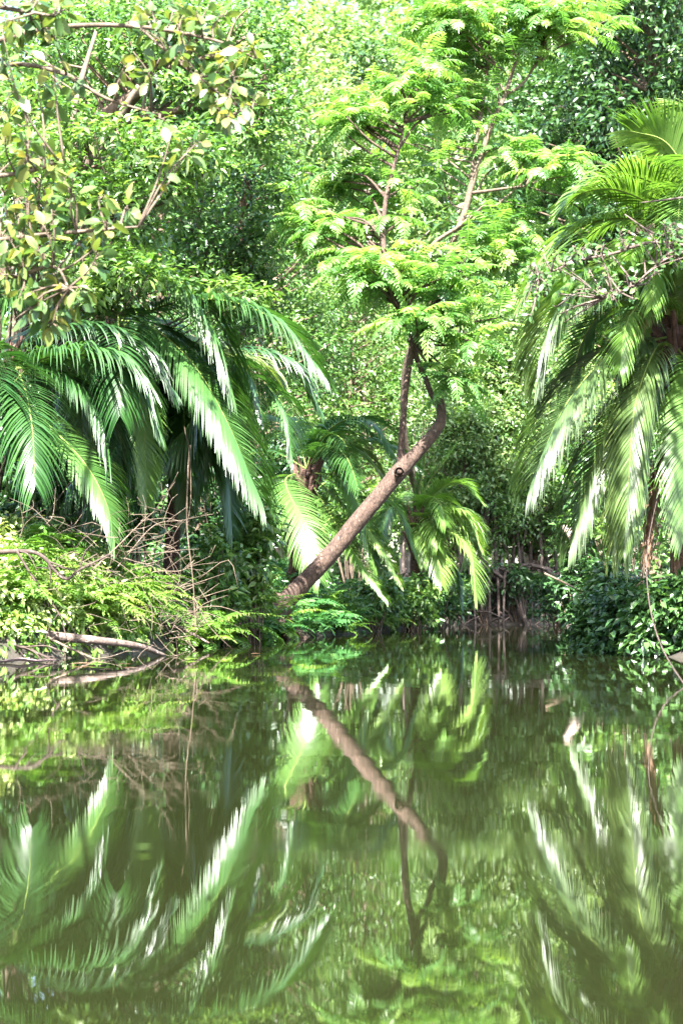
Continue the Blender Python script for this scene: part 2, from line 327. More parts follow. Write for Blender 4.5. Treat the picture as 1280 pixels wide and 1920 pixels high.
# ------------------------------------------------------------------ ground and water
SHORE = np.array([(-9, -60), (-7, -10), (-5.0, 5), (-4.5, 14), (-4.15, 20), (-3.0, 22.5), (-2.65, 25), (-2.5, 30.5), (-0.6, 33), (0.7, 37), (2.0, 43),
                  (3.2, 46), (7, 47.8), (14, 46), (34, 52), (34, 42), (13, 37), (6.6, 34.5), (4.5, 31.5), (3.95, 27), (3.95, 23.5), (4.75, 20), (5.2, 10), (6, 0), (8, -60)], float)
def sdist(x, y):
    x = np.asarray(x, float); y = np.asarray(y, float); dm = np.full(x.shape, 1e9); ins = np.zeros(x.shape, bool); n = len(SHORE)
    for i in range(n):
        a, b = SHORE[i], SHORE[(i + 1) % n]; e = b - a
        t = np.clip(((x - a[0]) * e[0] + (y - a[1]) * e[1]) / (e @ e), 0, 1)
        dm = np.minimum(dm, np.hypot(x - a[0] - t * e[0], y - a[1] - t * e[1]))
        cr = ((a[1] > y) != (b[1] > y)) & (x < (b[0] - a[0]) * (y - a[1]) / (b[1] - a[1] + 1e-12) + a[0]); ins ^= cr
    return np.where(ins, -dm, dm)
def hgt(x, y):
    x = np.asarray(x, float); y = np.asarray(y, float); d = sdist(x, y); lf = 1 / (1 + np.exp((x + 0.5) * 1.2))
    out = 0.28 * (1 - np.exp(-d / 0.35)) + lf * 1.25 * (1 - np.exp(-d / 1.8)) + 0.02 * np.minimum(d, 60) + 0.05 * np.sin(1.7 * x + y) * np.sin(1.3 * y - 0.7 * x) * np.clip(d, 0, 1)
    return np.where(d > 0, out, np.maximum(-1.6, d * 0.55))
xs = np.concatenate([np.arange(-150, -12, 6.0), np.arange(-12, 14, 0.2), np.arange(14, 150, 6.0)])
ys = np.concatenate([np.arange(-60, 12, 3.0), np.arange(12, 56, 0.25), np.arange(56, 320, 8.0)])
X, Y = np.meshgrid(xs, ys, indexing='ij'); Z = hgt(X, Y)
g = G(); ny = len(ys); i = (np.arange(len(xs) - 1)[:, None] * ny + np.arange(ny - 1)[None]).ravel()
g.add(np.stack([X, Y, Z], -1).reshape(-1, 3), np.vstack([np.c_[i, i + ny, i + ny + 1], np.c_[i, i + ny + 1, i + 1]]))
tag(g.build('ground', M['mud'], None, True), 'dark muddy creek banks scattered with fallen leaves', kind='structure')
g = G(); g.add([(-60, -60, 0), (60, -60, 0), (60, 60, 0), (-60, 60, 0)], [(0, 1, 2), (0, 2, 3)])
tag(g.build('water', M['water']), 'murky green creek water mirroring the trees', kind='structure')
def gz(x, y): return float(hgt(np.array([x]), np.array([y]))[0])

# ------------------------------------------------------------------ trees
def blob(cx, cy, rx, ry, d0, d1, n, full=False):
    a = R.uniform(0, 2 * PI, n); q = R.uniform(0, 1, n) ** 0.5
    return np.array([P(cx + rx * q[i] * math.cos(a[i]), cy + ry * q[i] * math.sin(a[i]), R.uniform(d0, d1)) for i in range(n)])

def limb(g, path, c, r0, r1, sag=0.12, n=5):
    """a curved limb from the nearest lower point of a stem path out to c"""
    hd = np.linalg.norm(path[:, :2] - c[:2], axis=1); dist = np.linalg.norm(path - c, axis=1) + 2.0 * np.clip(path[:, 2] - c[2] + 0.15 + 0.5 * hd * R.uniform(0.4, 1.3), 0, None)
    a = path[int(np.argmin(dist))]; m = (a + c) / 2 + np.array((0, 0, sag * np.linalg.norm(c - a))) * R.uniform(-0.3, 1) + 0.06 * np.linalg.norm(c - a) * R.normal(size=3)
    return tube(g, [a, m, c], [r0, (r0 + r1) / 2, r1], n, 4)

def stem_tree(name, label, cat, stems, radii, centers, cr, n, L, leaf, bark, group=None, limb_r=(0.05, 0.015), limb_every=1, **kw):
    """a tree from its stems (lists of points, first one rooted) and its leaf clump centres"""
    t = thing(name, label, cat, stems[0][0], group)
    g = G(); paths = []
    for s, r in zip(stems, radii): paths.append(tube(g, s, r, 9, 6, 0.05))
    path = np.concatenate(paths)
    for c in centers[::limb_every]: limb(g, path, c, *limb_r)
    g.build('trunk', bark, t, True)
    g = G(); clumps(g, centers, cr, n, L, **kw); g.build('crown', leaf, t)
    return t

def proto_tree(name, label, cat, H, base, cr, nc, n, L, leaf, bark, r0=0.14, clr=(0.6, 1.1), shape='oval', group=None, roots=0, **kw):
    t = thing(name, label, cat, (0, 0, 0), group); g = G()
    top = np.array((R.uniform(-.5, .5), R.uniform(-.5, .5), H * 0.95)); mid = np.array((R.uniform(-.35, .35), R.uniform(-.35, .35), H * 0.5))
    z0 = 0.9 if roots else -0.3
    path = tube(g, [(0, 0, z0), (0.1 * R.normal(), 0.1 * R.normal(), H * 0.22), mid, (mid + top) / 2 + 0.25 * R.normal(size=3), top], [r0, r0 * .85, r0 * .65, r0 * .4, r0 * .12], 8, 6, 0.04)
    u = R.uniform(0, 1, nc); z = H * (base + (1 - base) * u); prof = np.sin(PI * np.clip(0.12 + 0.85 * u, 0, 1)) ** 0.6 if shape == 'oval' else (1 - 0.75 * u)
    a = R.uniform(0, 2 * PI, nc); q = R.uniform(0.15, 1, nc) ** 0.6 * cr * prof
    ax = np.stack([np.interp(z, path[:, 2], path[:, k]) for k in (0, 1)], 1)
    c = np.c_[ax[:, 0] + q * np.cos(a), ax[:, 1] + q * np.sin(a), z]
    for cc in c: limb(g, path, cc, r0 * 0.28, 0.012, 0.1, 4)
    g.build('trunk', bark, t, True)
    for k in range(roots):
        h = G(); aa = k / roots * 2 * PI + R.uniform(-.3, .3); rr = R.uniform(0.5, 1.3); cs = np.array((math.cos(aa), math.sin(aa), 0))
        tube(h, [(0, 0, R.uniform(0.9, 1.5)), cs * rr * 0.55 + (0, 0, R.uniform(.75, 1.1)), cs * rr + (0, 0, -0.35)], [0.05, 0.04, 0.03], 5, 4)
        h.build('prop_root', M['root'], t, True)
    g = G(); clumps(g, c, R.uniform(clr[0], clr[1], nc), n, L, **kw); g.build('crown', leaf, t)
    return t

def put(proto, used, px, d, label, s=1.0, rz=None, dz=0.0):
    x = (px - 640) / F * d; loc = (x, d, gz(x, d) + dz); rz = R.uniform(0, 6.28) if rz is None else rz
    if not used: 
        used.append(1); proto.location = loc; proto.rotation_euler = (0, 0, rz); proto.scale = (s, s, s); proto['label'] = label; return proto
    return dup(proto, loc, rz, s, label)

# far wood behind everything, one mass of leaves
g = G(); n = 1500
cx = R.uniform(-34, 36, n); cz = R.uniform(0.5, 1, n) * 0 + R.uniform(1.5, 46, n); cyy = 84 + R.uniform(0, 14, n) + cz * 0.45
keep = ~((cz > 43 + 2 * np.sin(cx * 0.35 + 1) + 1.6 * np.sin(cx * 1.1)))
clumps(g, np.c_[cx, cyy, cz][keep], R.uniform(1.5, 2.8, keep.sum()), 120, 0.62, 0.5, 0.5, 0.2, (0.3, 0.95), 0.8)
tag(g.build('forest', M['forest']), 'distant pale jungle wall closing the view beyond the creek', kind='stuff')

# tall background trees
GB = 'tall trees of the far bank'
tall = proto_tree('jungle_tree', '', 'tree', 19, 0.22, 4.2, 130, 100, 0.29, M['mint'], M['pale_bark'], 0.22, (0.8, 1.5), group=GB)
tall2 = proto_tree('jungle_tree', '', 'tree', 15, 0.15, 3.4, 120, 110, 0.2, M['lime'], M['brown_bark'], 0.18, (0.7, 1.3), group=GB)
tall3 = proto_tree('jungle_tree', '', 'tree', 20, 0.2, 4.6, 170, 170, 0.26, M['dark'], M['brown_bark'], 0.25, (0.9, 1.6), group=GB)
u1, u2, u3 = [], [], []
for px, d, s, lb in ((520, 58, 1.0, 'pale waxy leaved jungle tree rising behind the left palms'), (690, 62, 1.1, 'tall minty jungle tree straight behind the leaning tree crown'),
                     (860, 66, 1.22, 'tall pale jungle tree behind the thin forked white trunk'), (990, 60, 0.95, 'pale jungle tree between the forked trunk and the right palms'),
                     (600, 74, 1.35, 'very tall far pale tree touching the top of the view left of middle'), (760, 80, 1.45, 'very tall far pale tree under the bright gap of sky'),
                     (930, 76, 1.35, 'very tall far pale tree just left of the dark crown'), (1150, 64, 1.1, 'pale jungle tree half hidden behind the right hand palms'), (400, 66, 1.2, 'pale jungle tree mostly hidden behind the yellow green canopy')):
    put(tall, u1, px, d, lb, s)
for px, d, s, lb in ((560, 50, 0.62, 'low green tree behind the silver fan shaped frond'), (650, 53, 0.72, 'leafy green tree framed by the forked stems of the leaning tree'),
                     (1000, 53, 0.8, 'green tree left of the big right palm fronds'), (1080, 70, 1.3, 'tall green tree below the dark crown at top right'), (480, 48, 0.85, 'green tree standing above the drooping left palms'), (800, 55, 0.66, 'short green tree just behind the sawn stump of the leaning trunk')):
    put(tall2, u2, px, d, lb, s)
for px, d, s, lb in ((1225, 52, 1.08, 'dark blue green tree filling the upper right corner'), (1110, 57, 1.0, 'dark tree with open branches above the right palms'), (300, 50, 0.8, 'dark tree in shade behind the yellow green canopy')):
    put(tall3, u3, px, d, lb, s)

# slender mangroves with prop roots on the far bank
mg = [proto_tree('mangrove_tree', '', 'tree', 8.5, 0.38, 1.3, 46, 70, 0.15, M['mint'], M['root'], 0.06, (0.35, 0.7), group='slender mangroves along the far bank', roots=6),
      proto_tree('mangrove_tree', '', 'tree', 7.0, 0.3, 1.2, 42, 70, 0.15, M['lime'], M['dark_bark'], 0.05, (0.3, 0.6), group='slender mangroves along the far bank', roots=5)]
um = [[], []]
spots = [(838, 47.6), (862, 48.6), (884, 47.4), (903, 49.2), (921, 48.0), (940, 50), (958, 48.3), (978, 49.6), (1000, 48.4), (1018, 50.5), (1040, 49), (1062, 51), (1085, 49.4), (1110, 51),
         (850, 52), (893, 53), (932, 54), (970, 53), (1010, 54.5), (1050, 55), (1095, 54), (790, 50), (760, 47), (1140, 50), (870, 46.9), (896, 47.0), (912, 47.1), (949, 47.4), (967, 47.8), (988, 47.9), (1008, 48.1), (1029, 48.2), (1052, 48.4), (1074, 48.6), (931, 47.3), (880, 50.5), (1022, 52), (985, 51.5)]
for k, (px, d) in enumerate(spots):
    o = put(mg[k % 2], um[k % 2], px, d, 'slender %s mangrove on stilt roots in the thicket at the far bank' % ('pale' if k % 2 == 0 else 'brown stemmed'), R.uniform(0.8, 1.15))

# ------------------------------------------------------------------ the leaning tree
def rosette_tree(t, stems, radii, cents, bark, leafm, nl=8, L=0.9, pairs=12, lL=0.19, lW=0.055, lump=0.04, limbr=(0.03, 0.012), skip=0):
    g = G(); paths = [tube(g, s, r, 14, 7, lump) for s, r in zip(stems, radii)]
    path = np.concatenate(paths[skip:4 if skip else None])
    for c in cents: limb(g, path, c, *limbr)
    tr = g.build('trunk', bark, t, True)
    g = G(); m = len(cents); k = nl; az = (np.arange(k)[None] / k * 2 * PI + R.uniform(0, 6.28, (m, 1)) + R.uniform(-.3, .3, (m, k))).ravel()
    e0 = R.uniform(-0.2, 1.1, m * k); e1 = e0 - R.uniform(0.7, 1.7, m * k)
    pinnate(g, np.repeat(cents, k, 0), az, e0, e1, L * R.uniform(0.7, 1.15, m * k), pairs, lL, lW, 0.3, 0.45, (0.05, 1.0), 0.2, big=True)
    g.build('crown', leafm, t); return tr
def cloud(lst, j=14):
    out = []
    for px, py, d, n in lst:
        for _ in range(n): out.append(P(px + R.normal() * j * 1.6, py + R.normal() * j, d + R.uniform(-0.9, 0.9)))
    return np.array(out)
D = 31.5
main = pts((512, 1172, D), (532, 1132, D), (572, 1090, D), (622, 1036, D), (680, 966, D), (722, 916, D), (752, 880, D), (778, 852, D), (805, 822, D), (824, 795, D), (827, 772, D), (821, 748, D))
pm = D / F
t = thing('leaning_tree', 'large bark covered tree leaning right over the water with a sawn upper stump', 'tree', main[0])
stems = [main,
         pts((752, 872, D), (752, 840, D), (755, 790, D - .1), (762, 715, D - .1), (772, 655, D), (774, 632, D)),
         pts((820, 752, D), (808, 738, D), (798, 712, D), (785, 682, D), (774, 650, D), (772, 628, D)),
         pts((773, 640, D), (768, 610, D), (748, 580, D), (728, 520, D + .3), (718, 450, D + .6), (722, 380, D + .8), (733, 330, D + 1), (750, 268, D + 1.2), (765, 200, D + 1.5))]
radii = [np.array([23, 18.5, 16.5, 16, 16, 15.5, 16, 12.8, 11.3, 10.5, 9, 10.5]) * pm, np.array([9, 6.5, 6, 6, 6.5, 7]) * pm, np.array([8, 5.5, 5, 5, 6, 7]) * pm, np.array([9, 7, 6, 5.5, 5, 4.5, 4, 3, 2]) * pm]
cl = cloud([(780, 590, 31, 5), (840, 600, 31, 3), (720, 550, 31.5, 3), (880, 640, 31.5, 3), (700, 500, 31.5, 4), (640, 505, 32, 3), (760, 500, 31.5, 4), (830, 540, 31, 4), (880, 560, 32, 3), (860, 690, 31.5, 2), (850, 725, 31.5, 1),
            (560, 430, 33, 4), (600, 400, 33, 3), (660, 350, 33, 5), (720, 370, 33, 3), (690, 420, 33, 4), (640, 460, 32.5, 3), (700, 220, 33, 5), (760, 180, 33, 4), (660, 240, 33.5, 4), (790, 130, 33, 4), (830, 200, 33.5, 4), (600, 340, 34, 2)])
for a in (0.4, 1.7, 2.9, 4.0, 5.2):                                  # root flare
    o = np.array((math.cos(a), math.sin(a), 0)); stems.append([main[1] + o * 0.05 + (0, 0, 0.15), main[0] + o * 0.32 + (0, 0, 0.05), main[0] + o * 0.75 + (0, 0, -0.35)]); radii.append([0.14, 0.10, 0.05])
rosette_tree(t, stems, radii, cl, M['bark'], M['pinnate'], skip=3, limbr=(0.035, 0.014))
g = G()                                                              # knot where a limb was cut, and the jagged stump top
k0 = P(748, 884, D - 0.22)
tube(g, [k0 + (0, 0.25, 0), k0 + (0, 0.02, 0), k0 + (0.0, -0.05, -0.01)], [0.13, 0.10, 0.085], 12, 3, 0.12, cap=False)
tube(g, [k0 + (0, 0.05, 0), k0 + (0.01, -0.035, 0)], [0.062, 0.05], 10, 2, 0.12)
g.build('knot', M['bark'], t, True)
g = G(); s0 = P(821, 752, D)
for a in np.linspace(0, 2 * PI, 9)[:-1]:
    o = np.array((math.cos(a), math.sin(a), 0)) * 0.065
    tube(g, [s0 + o + (0, 0, -0.05), s0 + o * 1.05 + (0, 0, R.uniform(0.0, 0.09))], [0.045, 0.018], 5, 2, 0.15)
g.build('broken_stump', M['bark'], t)

# the pale forked tree behind it
D = 38.0; pm = D / F
stems = [pts((788, 1165, D + 4), (786, 960, D + 3.5), (768, 880, D + 2.5), (757, 800, D + 1.8), (760, 690, D + 1), (795, 590, D + .4), (834, 505, D), (850, 450, D), (870, 400, D), (884, 345, D), (905, 280, D), (925, 225, D), (946, 178, D), (958, 140, D), (968, 112, D)),
         pts((884, 345, D), (888, 290, D + .1), (896, 240, D + .2), (907, 180, D + .4), (914, 120, D + .5), (915, 50, D + .6)),
         pts((948, 176, D), (965, 168, D), (985, 150, D), (1003, 118, D), (1020, 80, D + .2)),
         pts((884, 362, D), (915, 358, D - .3), (950, 353, D - .6), (985, 349, D - .8)),
         pts((792, 478, D - .2), (820, 450, D - .1), (855, 428, D - .1), (885, 405, D - .2), (905, 388, D - .3), (930, 385, D - .4), (948, 368, D - .4)),
         pts((946, 178, D), (938, 160, D), (924, 152, D)), pts((936, 200, D), (930, 150, D), (940, 132, D))]
radii = [np.array([8, 7, 6.5, 6, 6, 6, 6, 6, 6, 6, 5, 4.6, 4.2, 3.5, 2.5]) * pm, np.array([4.5, 4, 3.5, 3, 2.5, 1.5]) * pm, np.array([3.5, 3, 2.5, 2, 1.5]) * pm, np.array([3.5, 3, 2.5, 1.5]) * pm, np.array([2.5, 3.5, 3.5, 3, 2.5, 2, 1.5]) * pm, np.array([3, 2, 1]) * pm, np.array([2.5, 2, 1]) * pm]
t = thing('forked_tree', 'thin pale trunked tree forking high up with layered feathery leaves', 'tree', stems[0][0])
cl = cloud([(880, 30, 38, 6), (960, 30, 38, 6), (1030, 50, 38, 6), (1080, 70, 38, 4), (840, 50, 38.5, 5), (800, 40, 39, 4), (900, 90, 38.5, 4), (1000, 95, 38, 4), (860, 150, 38.5, 4), (1110, 60, 38.5, 2), (880, 210, 38.5, 3), (910, 235, 38, 2),
            (1000, 310, 37.5, 4), (1050, 320, 37.5, 4), (980, 290, 38.5, 3), (1070, 360, 38, 2), (930, 440, 37.5, 4), (980, 430, 37.5, 3), (900, 470, 37.5, 4), (960, 480, 37.5, 3), (830, 290, 38.5, 2), (760, 260, 39, 3), (850, 350, 39, 1)])
rosette_tree(t, stems, radii, cl, M['twig'], M['pinnate'], nl=8, L=1.05, lL=0.22, lW=0.062, limbr=(0.03, 0.014))

# ------------------------------------------------------------------ canopy on the left
def rooted(x, y): return np.array((x, y, gz(x, y) - 0.3))
B1 = rooted(-6.2, 27.5)
st = [[B1, P(20, 700, 27.5), P(60, 480, 27.5), P(120, 360, 27), P(190, 270, 27), P(260, 160, 27)], pts((60, 480, 27.5), (180, 420, 26.5), (300, 380, 26), (380, 330, 26)), pts((120, 360, 27), (140, 200, 27.5), (180, 60, 28))]
cc = np.concatenate([blob(170, 300, 200, 110, 24.3, 28, 80), blob(330, 300, 70, 60, 24.5, 26.5, 24), blob(140, 440, 160, 60, 24, 27.5, 34), blob(230, 530, 110, 40, 23.6, 25, 22), blob(430, 560, 60, 40, 25.2, 26.2, 8), blob(40, 180, 80, 130, 26, 28, 22)])
stem_tree('canopy_tree', 'bright yellow green small leaved tree spreading above the left palms', 'tree', st, [np.array([.2, .17, .14, .11, .08, .04]), [.09, .07, .05, .03], [.08, .06, .03]], cc, R.uniform(0.28, 0.55, len(cc)), 62, 0.17, M['yellow'], M['twig'], limb_r=(0.025, 0.008), ratio=0.42, up=0.9, flat=0.5)
B2 = rooted(-7.2, 34)
st = [[B2, P(-20, 640, 34), P(30, 420, 34), P(110, 300, 33.5), P(200, 215, 33), P(290, 150, 32.5), P(370, 90, 32.5)], pts((110, 300, 33.5), (200, 250, 33), (260, 175, 33), (330, 125, 32.5), (420, 100, 32)), pts((200, 235, 33), (300, 215, 33), (400, 190, 32.5), (500, 180, 32)), pts((30, 420, 34), (60, 200, 34), (130, 60, 34))]
cc = np.concatenate([blob(400, 90, 130, 110, 31.5, 34, 55), blob(200, 60, 220, 80, 32, 35, 60), blob(470, 200, 60, 110, 31.5, 33, 24), blob(250, 210, 220, 120, 34, 36, 40)])
stem_tree('canopy_tree', 'broad tree with bare brown slanting limbs in the upper left', 'tree', st, [np.array([.3, .26, .22, .18, .15, .11, .06]), [.13, .11, .09, .07, .03], [.08, .07, .05, .03], [.1, .07, .03]], cc, R.uniform(0.35, 0.75, len(cc)), 85, 0.17, M['lime'], M['brown_bark'], limb_r=(0.04, 0.01), ratio=0.45, up=0.7, flat=0.6)
B3 = rooted(-3.6, 37)
st = [[B3, P(420, 800, 36.5), P(440, 600, 36), P(450, 450, 36), P(460, 330, 36)], pts((440, 600, 36), (400, 500, 35.5), (370, 420, 35))]
cc = np.concatenate([blob(430, 420, 110, 110, 34, 36.5, 40), blob(470, 570, 45, 60, 34, 35.5, 16), blob(400, 500, 90, 50, 34, 36, 20), blob(500, 330, 50, 80, 35, 37, 14)])
stem_tree('canopy_tree', 'deep green bushy tree above the large arching left frond', 'tree', st, [np.array([.16, .14, .11, .08, .04]), [.07, .05, .03]], cc, R.uniform(0.3, 0.65, len(cc)), 80, 0.17, M['lime'], M['brown_bark'], limb_r=(0.03, 0.01), ratio=0.45, up=0.7, tint=(0.0, 0.7))

# large leaved boughs hanging in from the left, close by
def bough_tree(name, label, base, stems, radii, twigs, n, L, leaf, bark, tint, spread=0.35, ratio=0.55, up=None):
    t = thing(name, label, 'tree', base); g = G(); paths = []
    for s, r in zip(stems, radii): paths.append(tube(g, s, r, 8, 6, 0.04))
    path = np.concatenate(paths[1:]) if len(paths) > 1 else paths[0]
    q, dd = [], []
    for c in twigs:
        p = limb(g, path, c, 0.014, 0.005, 0.05, 4); m = n
        sl = R.uniform(0.45, 1.0, m); ii = np.clip((sl * (len(p) - 1)).astype(int), 0, len(p) - 2)
        fr = (sl * (len(p) - 1) - ii)[:, None]; pos = p[ii] * (1 - fr) + p[ii + 1] * fr
        ax = nrm(p[-1] - p[0]); d = nrm(ax * 0.5 + rnd3(m) + np.array((0, 0, -0.35)))
        for a, b in zip(pos, d): tube(g, [a, a + b * 0.05], [0.004, 0.003], 3, 1, cap=False)
        q.append(pos + d * 0.05); dd.append(d)
    g.build('trunk', bark, t, True)
    q = np.concatenate(q); d = np.concatenate(dd); k = len(q); g = G()
    nor = nrm(np.array((0, -0.25, 0.7)) + 0.75 * rnd3(k)); s = R.uniform(0.55, 1.15, k)
    leaves(g, q, d, nor, L * s, L * ratio * s, R.uniform(tint[0], tint[1], k), 0.1, 0.2, True)
    if up is not None: clumps(g, up[0], up[1], up[2], 0.26, tint=tint)  # unseen overhead clumps, added to the crown to cast shade
    g.build('crown', leaf, t); return t
Bb = rooted(-4.9, 15.0)
st = [[Bb, Bb + (0.1, 0, 2.5), P(-160, 420, 15), P(-120, 150, 15), P(-90, -60, 15.3), (-3.9, 17.5, 9.0), (-3.9, 20, 11.8)],
      pts((-140, 300, 15), (-40, 330, 15), (60, 320, 14.9), (120, 300, 14.8)), pts((-150, 420, 15), (-40, 450, 15), (80, 440, 14.9), (200, 430, 14.8), (260, 425, 14.8)),
      pts((-110, 100, 15), (0, 75, 15), (120, 50, 15), (260, 50, 15), (400, 75, 15), (480, 110, 15)), pts((-160, 480, 15), (-60, 510, 15), (20, 520, 15), (100, 500, 14.8), (130, 540, 14.8)),
      pts((-130, 200, 15.2), (0, 125, 15.2), (110, 135, 15.2), (200, 185, 15.2), (300, 215, 15.2)), pts((260, 50, 15), (340, 120, 15), (430, 190, 15), (470, 210, 15)), pts((-90, 0, 15), (40, 20, 14.6), (100, 30, 14.4))]
tw = np.concatenate([blob(60, 310, 85, 70, 14.6, 15.3, 16), blob(150, 420, 130, 60, 14.5, 15.3, 16), blob(70, 530, 110, 70, 14.5, 15.3, 18), blob(330, 60, 170, 70, 14.6, 15.4, 22), blob(440, 170, 60, 60, 14.6, 15.3, 11), blob(60, 30, 90, 40, 14.2, 14.8, 12), blob(60, 150, 90, 60, 14.8, 15.4, 8), blob(330, 250, 50, 40, 14.8, 15.2, 4), blob(10, 450, 40, 80, 14.7, 15.3, 10), blob(100, 600, 40, 20, 14.7, 15.2, 5)])
bough_tree('overhanging_tree', 'large leaved tree reaching in from the left with green and tan leaves', Bb, st, [[.13, .12, .10, .08, .07, .05, .02], [.03, .025, .02, .01], [.03, .025, .02, .015, .008], [.035, .03, .025, .02, .015, .008], [.03, .025, .02, .015, .008], [.03, .022, .02, .016, .008], [.015, .012, .01, .006], [.025, .02, .01]], tw, 9, 0.165, M['big'], M['twig'], (0.0, 0.76), up=(np.c_[R.uniform(-6.5, -2.2, 60), R.uniform(18.5, 22.3, 60), R.uniform(10.2, 13.5, 60)], 0.7, 22))  # overhead clumps added out of view to shade the left palms
Br = rooted(5.6, 19.0)
st = [[Br, Br + (0, 0, 2.2), P(1420, 560, 19), P(1400, 440, 19), P(1440, 300, 19), Br + (1.4, -0.6, 8.6), Br + (2.0, -1.2, 11.5)],
      pts((1410, 500, 19), (1300, 465, 19), (1220, 455, 18.9), (1150, 475, 18.8), (1080, 490, 18.8), (1010, 520, 18.8)), pts((1400, 420, 19), (1290, 445, 18.9), (1230, 440, 18.8), (1170, 402, 18.8)), pts((1300, 465, 19), (1240, 490, 18.7), (1180, 540, 18.7), (1130, 560, 18.7)), pts((1390, 350, 19), (1280, 370, 19), (1200, 380, 19))]
tw = np.concatenate([blob(1180, 470, 110, 45, 18.4, 19.2, 30), blob(1060, 500, 80, 45, 18.4, 19.1, 22), blob(1030, 570, 50, 50, 18.5, 19, 10), blob(1250, 420, 50, 40, 18.5, 19, 10), blob(1140, 545, 70, 25, 18.4, 19, 8)])
bough_tree('overhanging_tree', 'thin pale twigs with small leaves crossing in front of the right palm', Br, st, [[.12, .11, .10, .09, .08, .07, .03], [.03, .024, .02, .016, .012, .006], [.02, .018, .014, .008], [.018, .014, .01, .006], [.02, .014, .006]], tw, 8, 0.085, M['lime'], M['log'], (0.2, 0.9), up=(np.c_[R.uniform(2.6, 7.0, 80), R.uniform(15.0, 19.5, 80), R.uniform(9.4, 13, 80)], 0.75, 30))  # overhead clumps added out of view to dapple the right palms with shade

# ------------------------------------------------------------------ palms
def palm(name, label, base, crown, r=0.16, group=None, bend=0.3):
    t = thing(name, label, 'palm', base, group); g = G()
    b, c = np.asarray(base, float), np.asarray(crown, float)
    tube(g, [b, b + (c - b) * 0.3 + (bend * 0.3, 0, 0), b + (c - b) * 0.7 + (bend * 0.2, 0, 0), c], [r * 1.25, r, r * 0.95, r * 0.9], 10, 8, 0.07)
    g.build('trunk', M['palm_bark'], t, True); g = G()
    for k in range(26):                                              # sheathing bases of old stalks
        a = R.uniform(0, 6.28); o = np.array((math.cos(a), math.sin(a), 0)); z = R.uniform(-0.9, 0.1)
        tube(g, [c + o * r * 0.5 + (0, 0, z - 0.2), c + o * (r + 0.06) + (0, 0, z + 0.1), c + o * (r + 0.22) + (0, 0, z + 0.42)], [0.07, 0.05, 0.025], 5, 3, 0.1)
    g.build('leaf_base', M['palm_bark'], t, True); return t
def fill(t, crown, n, mat, L=4.0, az=None, el=(0.2, 1.1), fall=(1.2, 2.2), **kw):
    c = np.asarray(crown, float)
    for k in range(n):
        a = R.uniform(0, 2 * PI) if az is None else R.uniform(*az); e = R.uniform(*el); f = R.uniform(*fall); l = L * R.uniform(0.8, 1.1); p = [c]
        for i in range(4):
            ee = e - f * (i / 3.0) ** 1.1; p.append(p[-1] + l / 4 * np.array((math.cos(a) * math.cos(ee), math.sin(a) * math.cos(ee), math.sin(ee))))
        frond(t, p, mat, **kw)
GP = 'drooping palms of the left bank'
c = P(215, 620, 26); b = rooted(-3.75, 26.2); t = palm('drooping_palm', 'big palm with the long sunlit frond drooping toward the leaning tree', b, c, 0.12, GP)
for q, kw in ((((225, 560, 26), (275, 510, 25.6), (345, 540, 25.3), (400, 630, 25.2), (430, 730, 25.2)), dict(mat=M['palm'], lL=1.35, tint=(0.35, 0.85), pairs=140, droop=0.8)),
              (((215, 600, 26), (280, 612, 25.4), (360, 680, 25.0), (425, 790, 24.8), (482, 925, 24.8)), dict(mat=M['palm'], lL=1.35, tint=(0.3, 0.8), pairs=150, droop=0.75)),
              (((240, 640, 26), (320, 660, 26.4), (400, 760, 26.6), (440, 900, 26.6)), dict(mat=M['palm'], lL=0.95, tint=(0.1, 0.5))),
              (((240, 640, 26), (350, 640, 27.4), (440, 670, 28), (500, 690, 28), (545, 760, 28)), dict(mat=M['palm_grey'], lL=0.75, tint=(0.5, 0.9))),
              (((215, 640, 26), (245, 690, 25.2), (268, 780, 25), (275, 945, 25)), dict(mat=M['palm_lime'], lL=0.6, tint=(0.2, 0.6))),
              (((200, 640, 26), (150, 690, 25.2), (152, 760, 25), (160, 840, 25)), dict(mat=M['palm'], lL=0.6, tint=(0.5, 0.9)))):
    frond(t, pts(*q), **kw)
fill(t, c, 13, M['palm'], 3.8, el=(-0.2, 0.6), tint=(0.0, 0.6), lL=1.15, pairs=80, droop=0.75)
c = P(0, 690, 24); b = rooted(-5.5, 24.3); t = palm('drooping_palm', 'palm at the left edge with one bright silver frond tip', b, c, 0.12, GP, 0.1)
for q, kw in ((((20, 725, 24), (75, 675, 23.6), (160, 665, 23.4), (235, 690, 23.3), (285, 790, 23.3)), dict(mat=M['palm'], lL=1.1, tint=(0.1, 0.5), droop=0.8, pairs=110)),
              (((40, 740, 24), (95, 800, 23.2), (160, 870, 22.9), (200, 945, 22.8), (214, 1012, 22.8)), dict(mat=M['palm'], lL=0.75, tint=(0.5, 0.95), pairs=110)),
              (((-60, 700, 23.6), (-20, 730, 23), (8, 770, 23), (22, 838, 23)), dict(mat=M['palm'], lL=0.5, tint=(0.6, 0.9))),
              (((40, 700, 24), (110, 710, 24.6), (190, 760, 24.8), (230, 880, 24.8)), dict(mat=M['palm'], lL=0.9, tint=(0.05, 0.5), droop=0.8))):
    frond(t, pts(*q), **kw)
fill(t, c, 12, M['palm'], 3.4, el=(-0.2, 0.7), tint=(0.0, 0.5), lL=1.1, pairs=75, droop=0.8)
c = P(335, 770, 28.5); b = rooted(-3.1, 28.8); t = palm('drooping_palm', 'shaded palm hanging dark fronds behind the hanging vines', b, c, 0.14, GP, 0.1)
